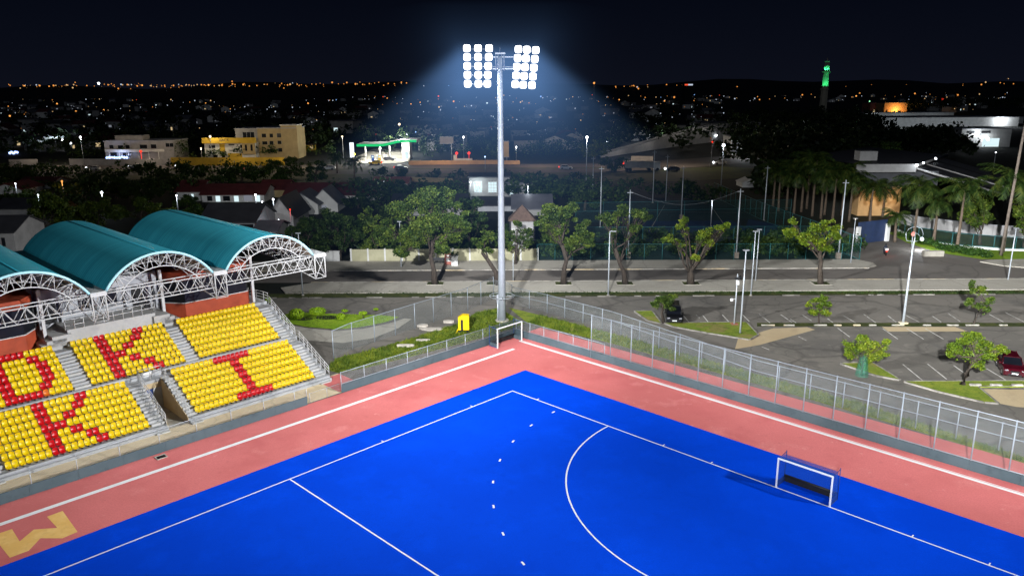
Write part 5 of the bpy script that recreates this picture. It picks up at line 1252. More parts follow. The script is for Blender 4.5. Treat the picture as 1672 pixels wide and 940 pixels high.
# broad dark trees behind
DT = 'dark trees behind the stand and pavement'
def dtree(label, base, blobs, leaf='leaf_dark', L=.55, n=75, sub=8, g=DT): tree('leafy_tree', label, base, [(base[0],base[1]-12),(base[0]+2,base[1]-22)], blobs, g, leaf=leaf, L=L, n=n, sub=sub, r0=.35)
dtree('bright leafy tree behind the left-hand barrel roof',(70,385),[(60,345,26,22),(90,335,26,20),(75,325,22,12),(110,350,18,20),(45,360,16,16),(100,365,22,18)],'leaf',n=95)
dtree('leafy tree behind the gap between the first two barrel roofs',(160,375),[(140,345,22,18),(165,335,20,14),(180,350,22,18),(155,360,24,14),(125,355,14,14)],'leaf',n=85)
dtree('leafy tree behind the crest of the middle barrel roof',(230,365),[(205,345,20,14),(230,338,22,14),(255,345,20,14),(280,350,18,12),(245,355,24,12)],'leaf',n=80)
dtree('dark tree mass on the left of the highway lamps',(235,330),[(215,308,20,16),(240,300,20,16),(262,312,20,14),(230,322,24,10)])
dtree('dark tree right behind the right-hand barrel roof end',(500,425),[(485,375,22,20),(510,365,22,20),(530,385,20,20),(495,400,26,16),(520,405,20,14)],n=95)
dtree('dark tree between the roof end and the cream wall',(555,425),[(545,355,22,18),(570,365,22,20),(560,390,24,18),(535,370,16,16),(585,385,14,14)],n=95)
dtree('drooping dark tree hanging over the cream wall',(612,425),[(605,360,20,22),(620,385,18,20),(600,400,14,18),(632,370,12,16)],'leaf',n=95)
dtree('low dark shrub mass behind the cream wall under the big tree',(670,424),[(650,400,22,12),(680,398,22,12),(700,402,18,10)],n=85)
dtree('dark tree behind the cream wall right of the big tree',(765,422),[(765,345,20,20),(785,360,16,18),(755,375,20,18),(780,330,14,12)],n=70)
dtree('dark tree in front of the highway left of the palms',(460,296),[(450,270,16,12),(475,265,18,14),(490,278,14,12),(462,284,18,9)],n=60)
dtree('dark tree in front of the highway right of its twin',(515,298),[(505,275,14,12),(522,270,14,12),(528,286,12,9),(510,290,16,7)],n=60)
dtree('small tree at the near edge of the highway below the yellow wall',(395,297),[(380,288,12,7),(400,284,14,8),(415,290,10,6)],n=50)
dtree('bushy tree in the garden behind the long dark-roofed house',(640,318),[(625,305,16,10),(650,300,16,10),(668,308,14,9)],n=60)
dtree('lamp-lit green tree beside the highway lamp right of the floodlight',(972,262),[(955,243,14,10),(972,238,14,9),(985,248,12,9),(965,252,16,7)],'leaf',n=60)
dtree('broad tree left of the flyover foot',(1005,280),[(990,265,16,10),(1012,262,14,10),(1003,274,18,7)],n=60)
GD = 'dark garden trees between the houses and the highway'
for lab, bx_, by_, blobs in (
    ('dark garden tree at the far left edge of the housing rows',10,345,[(0,325,16,10),(18,322,14,10),(30,332,14,9)]),
    ('dark garden tree beside the long low red-roofed house',95,318,[(85,303,14,9),(102,300,14,9),(112,308,12,8)]),
    ('dark garden tree below the pale villa on the near highway side',150,312,[(138,298,14,9),(156,294,15,9),(168,304,12,8)]),
    ('dark garden tree in the middle of the left housing rows',190,325,[(178,308,16,10),(198,305,15,10),(205,316,13,8)]),
    ('dark garden tree in front of the carport house',305,345,[(292,332,15,9),(310,328,14,9),(322,337,13,8)]),
    ('dark garden tree left of the large grey house',318,365,[(300,350,16,10),(318,345,14,10),(330,356,12,8)]),
    ('dark garden tree between the red roofs and the highway',360,303,[(350,292,14,7),(366,290,13,7),(378,297,11,6)]),
    ('dark garden tree right of the pinkish gable',455,300,[(448,290,12,7),(464,289,12,7),(476,296,10,6)]),
    ('dark garden tree behind the white gabled villa',585,340,[(572,328,15,9),(590,324,15,9),(602,333,12,8)]),
    ('dark garden tree behind the drooping tree by the cream wall',640,365,[(628,345,16,11),(646,340,16,11),(655,355,14,9)]),
    ('dark garden tree beside the lamp at the small street',600,308,[(590,300,12,6),(606,298,12,6)]),
    ('dark garden tree in the left foreground of the housing rows',60,335,[(48,320,15,9),(66,317,15,9),(75,328,13,8)])):
    tree('garden_tree', lab, (bx_,by_), [(bx_,by_-7),(bx_+1,by_-13)], blobs, GD, leaf='leaf_dark', L=.8, n=50, sub=6, r0=.3)
dtree('dark tree behind the hut at the court corner',(900,322),[(890,305,18,12),(915,300,16,12),(930,310,14,10)],n=60)
dtree('dark tree in the courts left of the bare pole pair',(955,345),[(940,325,18,12),(960,318,16,12),(975,330,14,10)],n=60)
dtree('leafy tree between two palms at the right edge',(1600,400),[(1585,340,16,14),(1605,330,14,14),(1610,350,16,14),(1590,360,18,12),(1575,350,12,10)],'leaf',n=80)
dtree('leafy tree cut by the right edge behind the utility pole',(1672,408),[(1665,320,16,14),(1680,335,18,16),(1662,345,14,14),(1668,365,14,12)],'leaf',n=80)
dtree('round tree in front of the dark wood above the big shed',(1455,300),[(1445,245,14,14),(1465,238,14,12),(1470,255,14,12),(1450,262,16,10)],'leaf_dark',L=.8,n=60)
# ------------------------------------------------------------------ district behind: roads, buildings
sheet('highway', px([(-60,270),(400,270),(700,267.5),(860,268),(1000,267),(1130,259),(1260,250),(1260,262),(1150,272),(1000,281),(700,283),(400,286),(-60,286)]), .01, 'highway_asphalt')
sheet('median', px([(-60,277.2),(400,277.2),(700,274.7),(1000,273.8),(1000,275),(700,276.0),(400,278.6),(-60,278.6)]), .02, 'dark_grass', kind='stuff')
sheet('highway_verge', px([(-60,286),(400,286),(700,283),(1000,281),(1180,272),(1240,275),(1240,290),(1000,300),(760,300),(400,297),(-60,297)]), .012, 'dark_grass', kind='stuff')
sheet('side_street', px([(655,293),(860,296),(1000,298),(1000,302),(860,302),(655,299)]), .014, 'highway_asphalt')
sheet('station_forecourt', px([(562,266),(655,267),(668,262),(664,243),(610,243)]), .03, 'concrete')
b = MB(); 
for i, ((x0,y0,h0),(x1,y1,h1)) in enumerate(zip([(981,258,.3),(1040,249,2.0),(1100,240,5.0),(1165,232,7.5),(1240,226,8)],[(1040,249,2.0),(1100,240,5.0),(1165,232,7.5),(1240,226,8)])):
    p, q = at(x0,y0), at(x1,y1); n = Vector((0,5.5,0)); Z = Vector((0,0,1))
    b.face([p+Z*h0, q+Z*h1, q+n*2+Z*h1, p+n*2+Z*h0]); b.face([p, q, q+Z*(h1+.9), p+Z*(h0+.9)]); b.face([p+n*2, q+n*2, q+n*2+Z*(h1+.9), p+n*2+Z*(h0+.9)])
o = b.build('flyover','pale_concrete', recalc=False); tag(o,'pale concrete flyover ramp climbing to the right behind the highway bend','flyover')
def ext(x0, x1, yb):
    p = at((x0+x1)/2, yb); Y = p.y; return p, atY(x0,yb,Y).x, atY(x1,yb,Y).x
def building(name, label, x0, x1, yb, yt, depth, wm, rm=None, wins=(), wmat='window_dark', cat='building', over=.3, group=None, storeys=None, parapet=.0):
    p, X0, X1 = ext(x0, x1, yb); h = hz(p, (x0+x1)/2, yt); t = thing(name, label, cat, p, group)
    b = MB(p); b.box(X0,X1,p.y,p.y+depth,0,h); b.build('wall', wm, t)
    b = MB(p); b.box(X0-over,X1+over,p.y-over,p.y+depth+over,h+.003,h+.35); b.build('roof', rm or wm, t)
    for q in wins:
        a0, b0, a1, b1 = q[:4]; m_ = q[4] if len(q) > 4 else wmat
        A, C_ = atY(a0,b0,p.y), atY(a1,b1,p.y); b = MB(p); b.box(A.x,C_.x,p.y-.06,p.y-.004,C_.z,A.z); w_ = b.build('window', m_, t)
        if (C_.x-A.x) > 1.6 and m_ == 'window_dark':
            b = MB(p); n = max(1,int((C_.x-A.x)/1.5))
            for k in range(n+1): xx = A.x+(C_.x-A.x)*k/n; b.box(xx-.05,xx+.05,p.y-.1,p.y-.062,C_.z,A.z)
            b.build('frame','grey_wall',w_)
    return t, p, X0, X1, h
def house(label, x0, x1, yb, ye, yr, depth, wm, rm, side='x', wins=(), over=.5, name='house', group='houses between the stand and the highway', gable=True):
    p, X0, X1 = ext(x0, x1, yb); he = hz(p,(x0+x1)/2,ye); hr = he + max(1.0,(ye-yr)*mpp(p.y)*.95); Y0, Y1 = p.y, p.y+depth; t = thing(name, label, 'house', p, group)
    b = MB(p); b.box(X0,X1,Y0,Y1,0,he); 
    if gable and side == 'x':
        for X in (X0+.01,X1-.01): b.face([(X,Y0,he),(X,Y1,he),(X,(Y0+Y1)/2,hr)])
    elif gable:
        for Y in (Y0+.01,Y1-.01): b.face([(X0,Y,he),(X1,Y,he),((X0+X1)/2,Y,hr)])
    b.build('wall', wm, t)
    b = MB(p); o = over; k = o*(hr-he)/((Y1-Y0)/2 if side == 'x' else (X1-X0)/2); th = .18
    if side == 'x':
        ym = (Y0+Y1)/2
        prof = [(Y0-o,he-k),(ym,hr),(Y1+o,he-k),(Y1+o,he-k+th),(ym,hr+th),(Y0-o,he-k+th)]; b.extr(prof, X0-o, X1+o, lambda q, x: (x,q[0],q[1]))
    else:
        xm = (X0+X1)/2
        prof = [(X0-o,he-k),(xm,hr),(X1+o,he-k),(X1+o,he-k+th),(xm,hr+th),(X0-o,he-k+th)]; b.extr(prof, Y0-o, Y1+o, lambda q, y: (q[0],y,q[1]))
    b.build('roof', rm, t)
    for q in wins:
        a0, b0, a1, b1 = q[:4]; m_ = q[4] if len(q) > 4 else 'window_dark'
        A, C_ = atY(a0,b0,p.y), atY(a1,b1,p.y); b = MB(p); b.box(A.x,C_.x,p.y-.07,p.y-.004,C_.z,A.z); b.build('door' if len(q) > 5 else 'window', m_, t)
    return t
house('white gabled house with dark red roof at the left edge',-10,38,330,309,300,9,'white_wall','roof_darkred','y',[(16,317,31,327)])
house('long low house with red roof beyond the left trees',30,85,308,299,292,9,'dim_wall','roof_darkred','x')
house('gabled white house with dark red roof right of the dark tree mass',290,328,328,312,298,10,'white_wall','roof_darkred','x',[(300,317,306,326),(312,317,317,327,'window_lit')])
house('long white carport house with lit front and dark red roof',330,432,330,317,304,10,'white_wall','roof_darkred','x',[(338,320,347,328,'window_dark'),(352,320,360,329,'window_lit'),(364,320,376,328,'window_dark'),(382,320,390,329,'window_lit'),(398,319,412,328,'window_dim'),(418,319,425,329,'window_lit')])
house('house with pinkish lit gable front and dark red roof',425,468,322,309,297,9,'ochre_wall','roof_darkred','x',[(432,312,438,319)])
house('long house with wide dark red roof behind the white gables',466,612,333,318,303,12,'white_wall','roof_darkred','x',[(552,322,566,330,'window_dim'),(580,324,600,328,'window_dim')])
house('white double-gabled villa before the long red roof, left gable',466,520,350,333,314,8,'white_wall','roof_grey','y',[(482,338,492,348)])
house('white double-gabled villa before the long red roof, right gable',508,552,346,331,308,8,'white_wall','roof_grey','y',[(524,335,534,345,'window_dim')])
house('large grey house with dark hip roof just behind the right barrel roof',330,418,392,362,340,12,'grey_wall','roof_black','x',[(392,366,414,374),(345,370,360,384)])
house('small grey flat house under the lamp behind the right barrel roof',418,452,402,377,366,8,'dim_wall','roof_grey','x',[(424,383,432,396)])
house('dark teal roofed hall between the lamps',440,480,372,352,322,12,'dim_wall','roof_black','y')
house('beige house behind the left barrel roof at the left edge',-20,27,412,378,358,9,'dim_wall','roof_black','x',[(2,388,10,402)])
house('low dark house behind the trees at the left',-10,60,352,340,328,10,'dim_wall','roof_black','x')
house('low house with orange tiled roof beside the small street',610,665,306,299,292,9,'white_wall','brick_red','x')
house('dark long house half hidden behind the big pavement tree',640,760,352,338,322,12,'dim_wall','roof_black','x',[(660,341,668,350,'window_dim')])
house('dark roofed house behind the hut',838,900,352,340,322,10,'dim_wall','roof_grey','x')
house('low shed behind the floodlight pole',780,850,345,335,326,8,'grey_wall','roof_black','x')
# lit villa behind the floodlight (bright barred windows)
t, p, X0, X1, h = building('villa','dark villa with two brightly lit barred windows left of the floodlight',766,832,320,290,9,'dim_wall','roof_black',[(774,296,787,314,'window_lit'),(797,297,811,314,'window_lit'),(825,302,831,314,'window_lit')])
b = MB(p)
for (x0,x1) in ((774,787),(797,811)):
    for k in range(4):
        A, C_ = atY(x0+(x1-x0)*k/3,295.5,p.y), atY(x0,315,p.y); b.box(A.x-.05,A.x+.05,p.y-.16,p.y-.1,C_.z,A.z)
    for k in range(4):
        A, C_ = atY(x0,297+5*k,p.y), atY(x1,297,p.y); b.box(A.x,C_.x,p.y-.16,p.y-.1,A.z-.04,A.z+.04)
b.build('window_bar','white_wall',t)
light('POINT', Vector((X0+2,p.y-2,3)), 500, (.8,.95,1), .3, name='villa_light')
building('pavilion','low lit pavilion right of the floodlight behind the courts',824,868,322,300,8,'dim_wall','roof_grey',[(832,304,838,318,'window_lit'),(850,306,862,312,'window_dim')])
# yellow and white commercial building
t, p, X0, X1, h = building('shop_building','two-storey white and yellow commercial building behind the yellow wall',336,418,261,233,12,'white_wall','ochre_wall',[(341,237,352,242),(373,235.5,383,237.5),(392,236.5,395.5,242),(348,253,356,260),(362,252,368,260),(372,250.5,396,260,'yellow_wall'),(358,235,368,248,'yellow_wall')])
b = MB(p); A, C_ = atY(331,225,p.y), atY(403,233.5,p.y); b.box(A.x,C_.x+4,p.y-1.4,p.y-.5,C_.z,A.z); b.build('fascia','yellow_wall',t)
b = MB(p); A, C_ = atY(396,233.5,p.y), atY(418,252,p.y); b.box(A.x,C_.x,p.y-.9,p.y-.1,C_.z,A.z); b.build('bay','ochre_wall',t)
for a in (401,410): b = MB(p); A, C_ = atY(a,236,p.y), atY(a+4,246,p.y); b.box(A.x,C_.x,p.y-.96,p.y-.902,C_.z,A.z); b.build('bay_window','window_dark',t)
def text(s, loc, size, m, parent, o=(0,0,0), ry=0):
    c = bpy.data.curves.new('lettering','FONT'); c.body = s; c.size = size; c.extrude = .02; c.align_x = 'CENTER'; c.align_y = 'CENTER'
    ob = bpy.data.objects.new('lettering', c); link(ob); dg = bpy.context.evaluated_depsgraph_get(); me = bpy.data.meshes.new_from_object(ob.evaluated_get(dg)); bpy.data.objects.remove(ob)
    me.materials.clear(); me.materials.append(M[m]); q = bpy.data.objects.new('lettering', me); link(q); q.parent = parent; q.location = Vector(loc)-Vector(o); q.rotation_euler = (math.pi/2,0,ry); return q
text('BACK', atY(366,229,p.y-1.43), 1.5, 'roof_black', t, p)
text('NAILCARE', atY(384,246,p.y-.08), 1.1, 'roof_black', t, p)
light('POINT', atY(345,216,p.y-5), 1800, (1,.85,.6), .3, name='street_or_fill_light'); 
post('street_lamp','warm lamp standing before the yellow fascia of the commercial building',(347,262),(346.5,223),.1,'galv_dull',lit='lamp_warm',head=1,group=LG,cat='street lamp',hr=.5)
building('apartment_block','four-storey ochre apartment block behind the commercial building',424,486,259,210,14,'ochre_wall','grey_wall',[(427,218.5,435,224.5),(440,218.5,446,224.5),(452,218,460,224.5),(465,217.5,472,224),(428,231,437,236),(440,230.5,447,236),(453,230,460,235.5),(465,229,474,235),(441,243,448,249),(454,242,462,248),(478,214,484,226),(478,229,484,241)])
building('stair_tower','dark stair tower joining the apartment block and the commercial building',388,424,259,211,12,'dim_wall','grey_wall',[(396,216,416,226)])
building('roof_room','pale roof room on top of the apartment block corner',462,488,259,205,8,'ochre_wall','white_wall',[])
building('kiosk','small yellow lit kiosk right of the apartment block',490,512,246,237,5,'yellow_wall','roof_brown',[(493,239,498,244,'window_warm'),(506,239,511,244,'window_warm')])
# pale villa
t, p, X0, X1, h = building('villa','two-storey pale villa with curved balconies behind the beige wall',174,286,263,231,14,'dim_wall','grey_wall',[(178,237,186,243),(192,237.5,202,243.5),(205,237,212,243),(228,236.5,241,242.5),(246,236,256,242.5),(270,234,284,240),(180,249,192,256),(200,250,214,257)])
b = MB(p); A = atY(172,246,p.y); C_ = atY(268,243.5,p.y); n = 12
b.prism([(A.x,p.y-.1)]+[(A.x+(C_.x-A.x)*k/n, p.y-.4-1.6*math.sin(math.pi*k/n)) for k in range(n+1)]+[(C_.x,p.y-.1)], C_.z-1.0, C_.z); b.build('balcony','white_wall',t)
for k in range(6): b = MB(p); x = A.x+(C_.x-A.x)*(k+.5)/6; b.tube((x,p.y-1.0,0),(x,p.y-1.0,C_.z-1.0),.18); b.build('column','white_wall',t)
b = MB(p); b.box(X0+3,X0+14,p.y+3,p.y+9,h+.36,h+2.2); b.build('roof_room','dim_wall',t)
b = MB(p)
for k in range(9): b.ball(atY(175+4*k, 257+R.uniform(-1,1), p.y-2.5), .42+.2*R.random())
ob = b.build('party_lights','sign_blue'); tag(ob,'string of blue-white lights along the foot of the pale villa','string lights')
light('POINT', atY(195,256,p.y-4), 900, (.5,.6,1), .5, name='party_light')
b = MB(); q = at(232,265); b.tube(q, q+Vector((0,0,4)), .1); b.ball(q+Vector((0,0,4.2)), .55); tag(b.build('signal_lamp','lamp_red'),'red glowing lamp right of the blue string lights','lamp')
# lit building at left
t, p, X0, X1, h = building('lit_building','white columned building lit blue-white behind trees at the left',76,118,245,224,10,'white_wall','grey_wall',[(80,228,84,242,'window_lit'),(90,228,93,242,'window_dim'),(98,227,104,243,'window_lit'),(110,232,118,238,'window_dim')])
light('POINT', Vector(((X0+X1)/2,p.y-5,6)), 2600, (.7,.9,1), .4, name='front_light')
b = MB(); q = at(22,252); 
for k in range(5): b.ball(atY(16+3*k,249+R.uniform(-1.5,1.5),q.y), .6)
tag(b.build('neon_sign','sign_blue'),'small blue neon sign at the far left','sign')
# petrol station
t = thing('petrol_station','petrol station with glowing green wavy canopy and white shop','petrol station',at(630,264)); p = t.location.copy(); Y = p.y
def ax_(x): return atY(x,264,Y).x
zc0, zc1 = hz(p,600,240), hz(p,665,233)
b = MB(p); th = .95
S_ = [(582,zc0),(624,zc0),(632,zc0+.35),(640,(zc0+zc1)/2),(648,zc1-.3),(656,zc1),(680,zc1)]
for (xa,za),(xb,zb_) in zip(S_,S_[1:]):
    for Ya in (Y+2,): 
        v = [b.vert(q) for q in ((ax_(xa),Ya,za),(ax_(xb),Ya,zb_),(ax_(xb),Ya,zb_+th),(ax_(xa),Ya,za+th))]; b.bm.faces.new(v)
b.build('fascia','canopy_green',t,recalc=False)
b = MB(p)
for (xa,za),(xb,zb_) in zip(S_,S_[1:]): b.extr([(xa,za),(xb,zb_),(xb,zb_+th-.02),(xa,za+th-.02)], Y+2.05, Y+16, lambda q,y: (ax_(q[0]),y,q[1]))
b.build('canopy','white_wall',t)
b = MB(p)
for x in (590,604,618): 
    for yy in (5,9,13): b.box(ax_(x)-.9,ax_(x)+.9,Y+yy-.5,Y+yy+.5,zc0-.1,zc0-.02)
b.build('canopy_lamp','canopy_light',t)
for x in (592,616,632,664): b = MB(p); b.box(ax_(x)-.25,ax_(x)+.25,Y+7,Y+7.5,0,zc0 if x < 640 else zc1); b.build('column','white_wall',t)
b = MB(p); b.box(ax_(651),ax_(664),Y+10,Y+18,0,zc1-.6); k_ = b.build('shop','white_wall',t)
b = MB(p); b.box(ax_(656),ax_(661),Y+9.93,Y+9.99,.2,3); b.build('shop_window','window_lit',k_)
for i,(x,yy) in enumerate(((606,4),(612,7),(618,3),(624,8))):
    pp = thing('fuel_pump', ['leftmost fuel pump under the green canopy','second fuel pump from the left under the green canopy','nearest fuel pump under the middle of the canopy','rightmost fuel pump under the green canopy'][i],'fuel pump',(ax_(x),Y+yy,0),'fuel pumps'); O = pp.location.copy()
    b = MB(O); b.box(O.x-.5,O.x+.5,O.y-.3,O.y+.3,0,2.1); b.build('cabinet',('blue_paint','white_wall','yellow_wall','white_wall')[i],pp); b = MB(O); b.box(O.x-.35,O.x+.35,O.y-.32,O.y-.303,1.3,1.8); b.build('display','window_lit',pp)
for x, yy, pw in ((590,-3,5200),(612,-4,5200),(600,8,5200),(618,7,5200),(640,8,5200),(658,6,4200)): light('POINT', (ax_(x),Y+yy,zc0-1.0), pw*.5, (.97,1,.93), .6, name='canopy_light')  # first two are added fill in front of the canopy
for x, yy, pw in ((600,24,5200),(632,26,5200),(655,3,3500),(612,42,6500),(645,44,6500)): light('POINT', (ax_(x),Y+yy,9), pw, (.97,1,.93), .6, name='forecourt_fill')  # added fill with no lamp modelled, brightens the forecourt floor
q = at(575.5,262); tt = thing('totem_sign','tall white lit price totem left of the petrol station','sign',q); hq = hz(q,575,233); b = MB(q); b.box(q.x-.8,q.x+.8,q.y-.2,q.y+.2,hq-6,hq); b.build('panel','sign_white',tt); b = MB(q); b.box(q.x-.3,q.x+.3,q.y-.15,q.y+.15,0,hq-6.003); b.build('post','white_wall',tt)
q = at(577.5,262); b = MB(q); b.tube(q,q+Vector((0,0,2)),.08); b.ball(q+Vector((.3,0,2.4)),.55); tag(b.build('traffic_lamp','lamp_yellow'),'yellow glowing lamp beside the forecourt entrance','lamp')
hcar_ = car('parked_car','blue-grey car standing under the right half of the green canopy',Vector((ax_(633),Y+5,0.03)),math.radians(80),'car_grey',plate=False,Hh=1.5,suv=False)
# billboards
def board(label, x0, x1, y0, y1, yb, m, lit=0):
    p, X0, X1 = ext(x0,x1,yb); zt, zb_ = hz(p,x0,y0), hz(p,x0,y1); t = thing('billboard',label,'billboard',p); b = MB(p); b.box(X0,X1,p.y-.3,p.y+.3,zb_,zt); b.build('panel',m,t)
    b = MB(p); b.tube((X1-.8,p.y+.35,0),(X1-.8,p.y+.35,zt-1),.25); b.build('post','galv_dull',t)
    b = MB(p)
    for z in (zt+.05, zb_-.15): b.box(X0-.1,X1+.1,p.y-.35,p.y+.35,z-.1,z+.1)
    b.build('frame','galv_dull',t); return t
board('blank grey billboard on a pole left of the floodlight',719,741,224,234,262,'dim_wall'); board('dim upright billboard immediately right of the floodlight',822,831,231,256,267,'ochre_wall'); board('small grey billboard further right of the floodlight',914,922,219,225,238,'dim_wall')
# right-hand buildings
building('colonnade_building','long white colonnaded building behind the flyover',1060,1113,229,217,14,'white_wall','white_wall',[(1064,219.5,1070,226),(1073,219.5,1079,226),(1082,219.5,1088,226),(1092,219.5,1099,226),(1102,219.5,1110,226),(1075,230.4,1086,232.8,'window_lit')][:5])
building('low_building','low white hall left of the colonnaded building',1031,1058,230,217.5,14,'dim_wall','grey_wall',[(1036,221,1050,226)])
b_ = building('gable_hall','white building at the foot of the dark wood beside the flyover top',1192,1216,254,224,12,'white_wall','grey_wall',[(1197,232,1205,250,'window_dim')])
house('white marquee shed beside the slanting green fence',1212,1240,306,299,295,6,'white_wall','white_wall','y',[],.2,name='marquee',group=None)
t, p, X0, X1, h = building('lit_hall','flat hall washed in orange light on the right horizon',1443,1480,185,168,20,'orange_wall','roof_grey',[(1446,180,1449,184.5),(1459,181,1461,184.5),(1466,180.5,1471,184.5)])
light('POINT', Vector(((X0+X1)/2,p.y-6,2)), 9000, (1,.5,.16), .6, name='facade_light')
building('dark_hall','dark flat hall left of the orange lit hall',1420,1443,184,168,20,'brick_red','roof_grey',[(1426,179,1436,183,'window_warm')])
building('warehouse','long white flat warehouse strip in front of the orange hall',1408,1557,190.5,184.5,20,'white_wall','grey_wall',[])
t, p, X0, X1, h = building('warehouse','long white warehouse stretching to the right edge',1414,1662,207,192,30,'white_wall','roof_grey',[])
building('warehouse','white end block of the long warehouse at the right edge',1627,1670,202,191.5,16,'white_wall','grey_wall',[(1634,193,1640,196,'window_lit')])
light('POINT', atY(1640,196,p.y-4), 5000, (.85,.92,1), .5, name='yard_fill')
for xq in (1425,1470,1515,1560,1600): light('POINT', atY(xq, 203, p.y-14), 1100, (.8,.9,1), .5, name='yard_fill')  # added fill lights without lamp models, brighten the warehouse fronts
for xq in (1425,1480,1540): light('POINT', atY(xq, 189.5, at(xq,190.5).y-14), 1300, (.8,.9,1), .5, name='yard_fill')
t, p, X0, X1, h = building('workshop','white workshop with dark lettered sign above the big shed',1567,1648,240,211,18,'white_wall','grey_wall',[(1605,226,1630,239.5,'window_lit')])
for xa, xb in ((1579,1591),(1603,1617)):
    b = MB(p); A, C_ = atY(xa,213.8,p.y), atY(xb,217.6,p.y); b.box(A.x,C_.x,p.y-.15,p.y-.05,C_.z,A.z); b.build('sign_panel','roof_black',t)
for x, y in ((1597,217),(1613,227)): b = MB(p); b.ball(atY(x,y,p.y-1.2), .75); b.build('wall_lamp','lamp_white',t); light('POINT', atY(x,y,p.y-3), 650, (.85,.93,1), .4, name='wall_light')
# big shed with dark roof and lit wall
p = at(1437,352); Y = p.y; t = thing('shed','big shed with dark sloping roof, white fascia and orange lit wall behind palms','shed',p)
X0, X1 = atY(1398,340,Y).x, atY(1480,340,Y).x; ze, zt = hz(p,1437,280), hz(p,1437,267); zmid = hz(p,1437,304)
b = MB(p); b.box(X0,X1+6,Y,Y+3,zmid+.003,ze); b.build('wall','shed_wall',t); b = MB(p); b.box(X0+.3,X1-1.5,Y-.1,Y+3,0,zmid); b.build('lower_wall','orange_wall',t)
b = MB(p); b.box(X0-1.5,X1+.2,Y-1.6,Y-1.2,ze,zt); b.build('fascia','dim_wall',t)
Xr = X1+34
b = MB(p); b.face([(X0-1.5,Y-1.2,zt+.02),(X1+.2,Y-1.2,zt-.6),(Xr,Y+48,zt-2.5),(X0+30,Y+62,zt-1.0),(X0-1.5,Y+30,zt-1)]); b.face([(X0-1.5,Y-1.2,ze),(X1+.2,Y-1.2,ze),(Xr,Y+48,ze-2),(X0-1.5,Y+30,ze-1)]); b.build('roof','roof_black',t,recalc=False)
b = MB(p); b.path([(X1+.2,Y-1.3,zt-.5),(Xr,Y+47.8,zt-2.4)],.32,6); b.build('gutter','dim_wall',t)
b = MB(p)
for k in range(3):
    f0, f1 = k*.3+.02, k*.3+.29
    A = Vector((X1+.2,Y-1.3,zt-1.0)).lerp(Vector((Xr,Y+47.8,zt-2.9)), f0); C_ = Vector((X1+.2,Y-1.3,zt-1.0)).lerp(Vector((Xr,Y+47.8,zt-2.9)), f1); d = Vector((14,-9,-4.5))
    b.face([A,C_,C_+d,A+d]); b.face([A+d,C_+d,C_+d+Vector((0,0,-3)),A+d+Vector((0,0,-3))])
b.build('lean_to_roof','roof_black',t,recalc=False)
b = MB(p); A = Vector((X1+.2,Y-1.3,zt-.9)); d = Vector((14,-9,-4.5)); b.path([A,A+d],.25,6); A = A.lerp(Vector((Xr,Y+47.8,zt-2.9)),.3); b.path([A,A+d],.16,6); b.build('verge_board','dim_wall',t)
b = MB(p); b.box(X0+5,X0+9,Y+12,Y+15,zt-.5,zt+1.6); b.build('roof_box','dim_wall',t)
for x, y in ((1478,272),(1505,269),(1566,257)):
    f = (x-1478)/165; c = Vector((X1+.2,Y-1.8,zt-.2)).lerp(Vector((Xr,Y+47.2,zt-2.1)), f); b = MB(p); b.ball(c,.22 if x == 1505 else .28); b.build('roof_lamp','lamp_white',t)
light('POINT', Vector((X0+3,Y-2.2,3.6)), 100, (1,.72,.4), .4, name='wall_light'); light('POINT', Vector((X0+8,Y-2.2,3.6)), 100, (1,.72,.4), .4, name='wall_light')
light('POINT', Vector((X1+.5,Y-4,zt+.5)), 450, (.8,.9,1), .4, name='wall_light')
# minaret
q = atY(1342.5,190,700); q.z = 0; t = thing('minaret','slender minaret lit green standing above the dark wood','minaret',q); s = mpp(700)
def zz(y): return hz(q,1342,y)
def oct_(b, z0, z1, r0, r1): b.path([q+Vector((0,0,z0)),q+Vector((0,0,z1))],[r0,r1],8,smooth=False)
mat('minaret_stone',(.35,.33,.26),.8,.15,.3)
b = MB(q); oct_(b,0,zz(146),6.5*s,5.6*s); b.build('base','minaret_stone',t)
b = MB(q); oct_(b,zz(146)+.1,zz(118.5),5*s,4.3*s); b.build('shaft','minaret_stone',t)
b = MB(q); oct_(b,zz(146)-.4,zz(144.5),7*s,7*s); oct_(b,zz(118.5),zz(116.5),6.6*s,6.6*s); b.build('balcony','minaret_stone',t)
b = MB(q)
for k in range(8): a = k*math.pi/4; b.tube(q+Vector((math.cos(a)*3.4*s,math.sin(a)*3.4*s,zz(116.5))),q+Vector((math.cos(a)*3.0*s,math.sin(a)*3.0*s,zz(102))),.5*s*2)
oct_(b,zz(116.5),zz(102),1.8*s,1.6*s); oct_(b,zz(102),zz(100.5),4*s,4*s); b.build('lantern','minaret_stone',t)
b = MB(q); oct_(b,zz(100.5),zz(94),1*s,.3*s); b.build('spire','minaret_stone',t)
for k in range(3):
    a = -math.pi/2 + (k-1)*1.0; light('SPOT', q+Vector((math.cos(a)*13*s, math.sin(a)*13*s, zz(147))), 7000, (.05,1,.32), .5, q+Vector((0,0,zz(122))), 60, .6, name='green_uplight')
    light('SPOT', q+Vector((math.cos(a)*6.2*s, math.sin(a)*6.2*s, zz(116))), 2200, (.05,1,.36), .4, q+Vector((0,0,zz(104))), 80, .6, name='green_uplight')
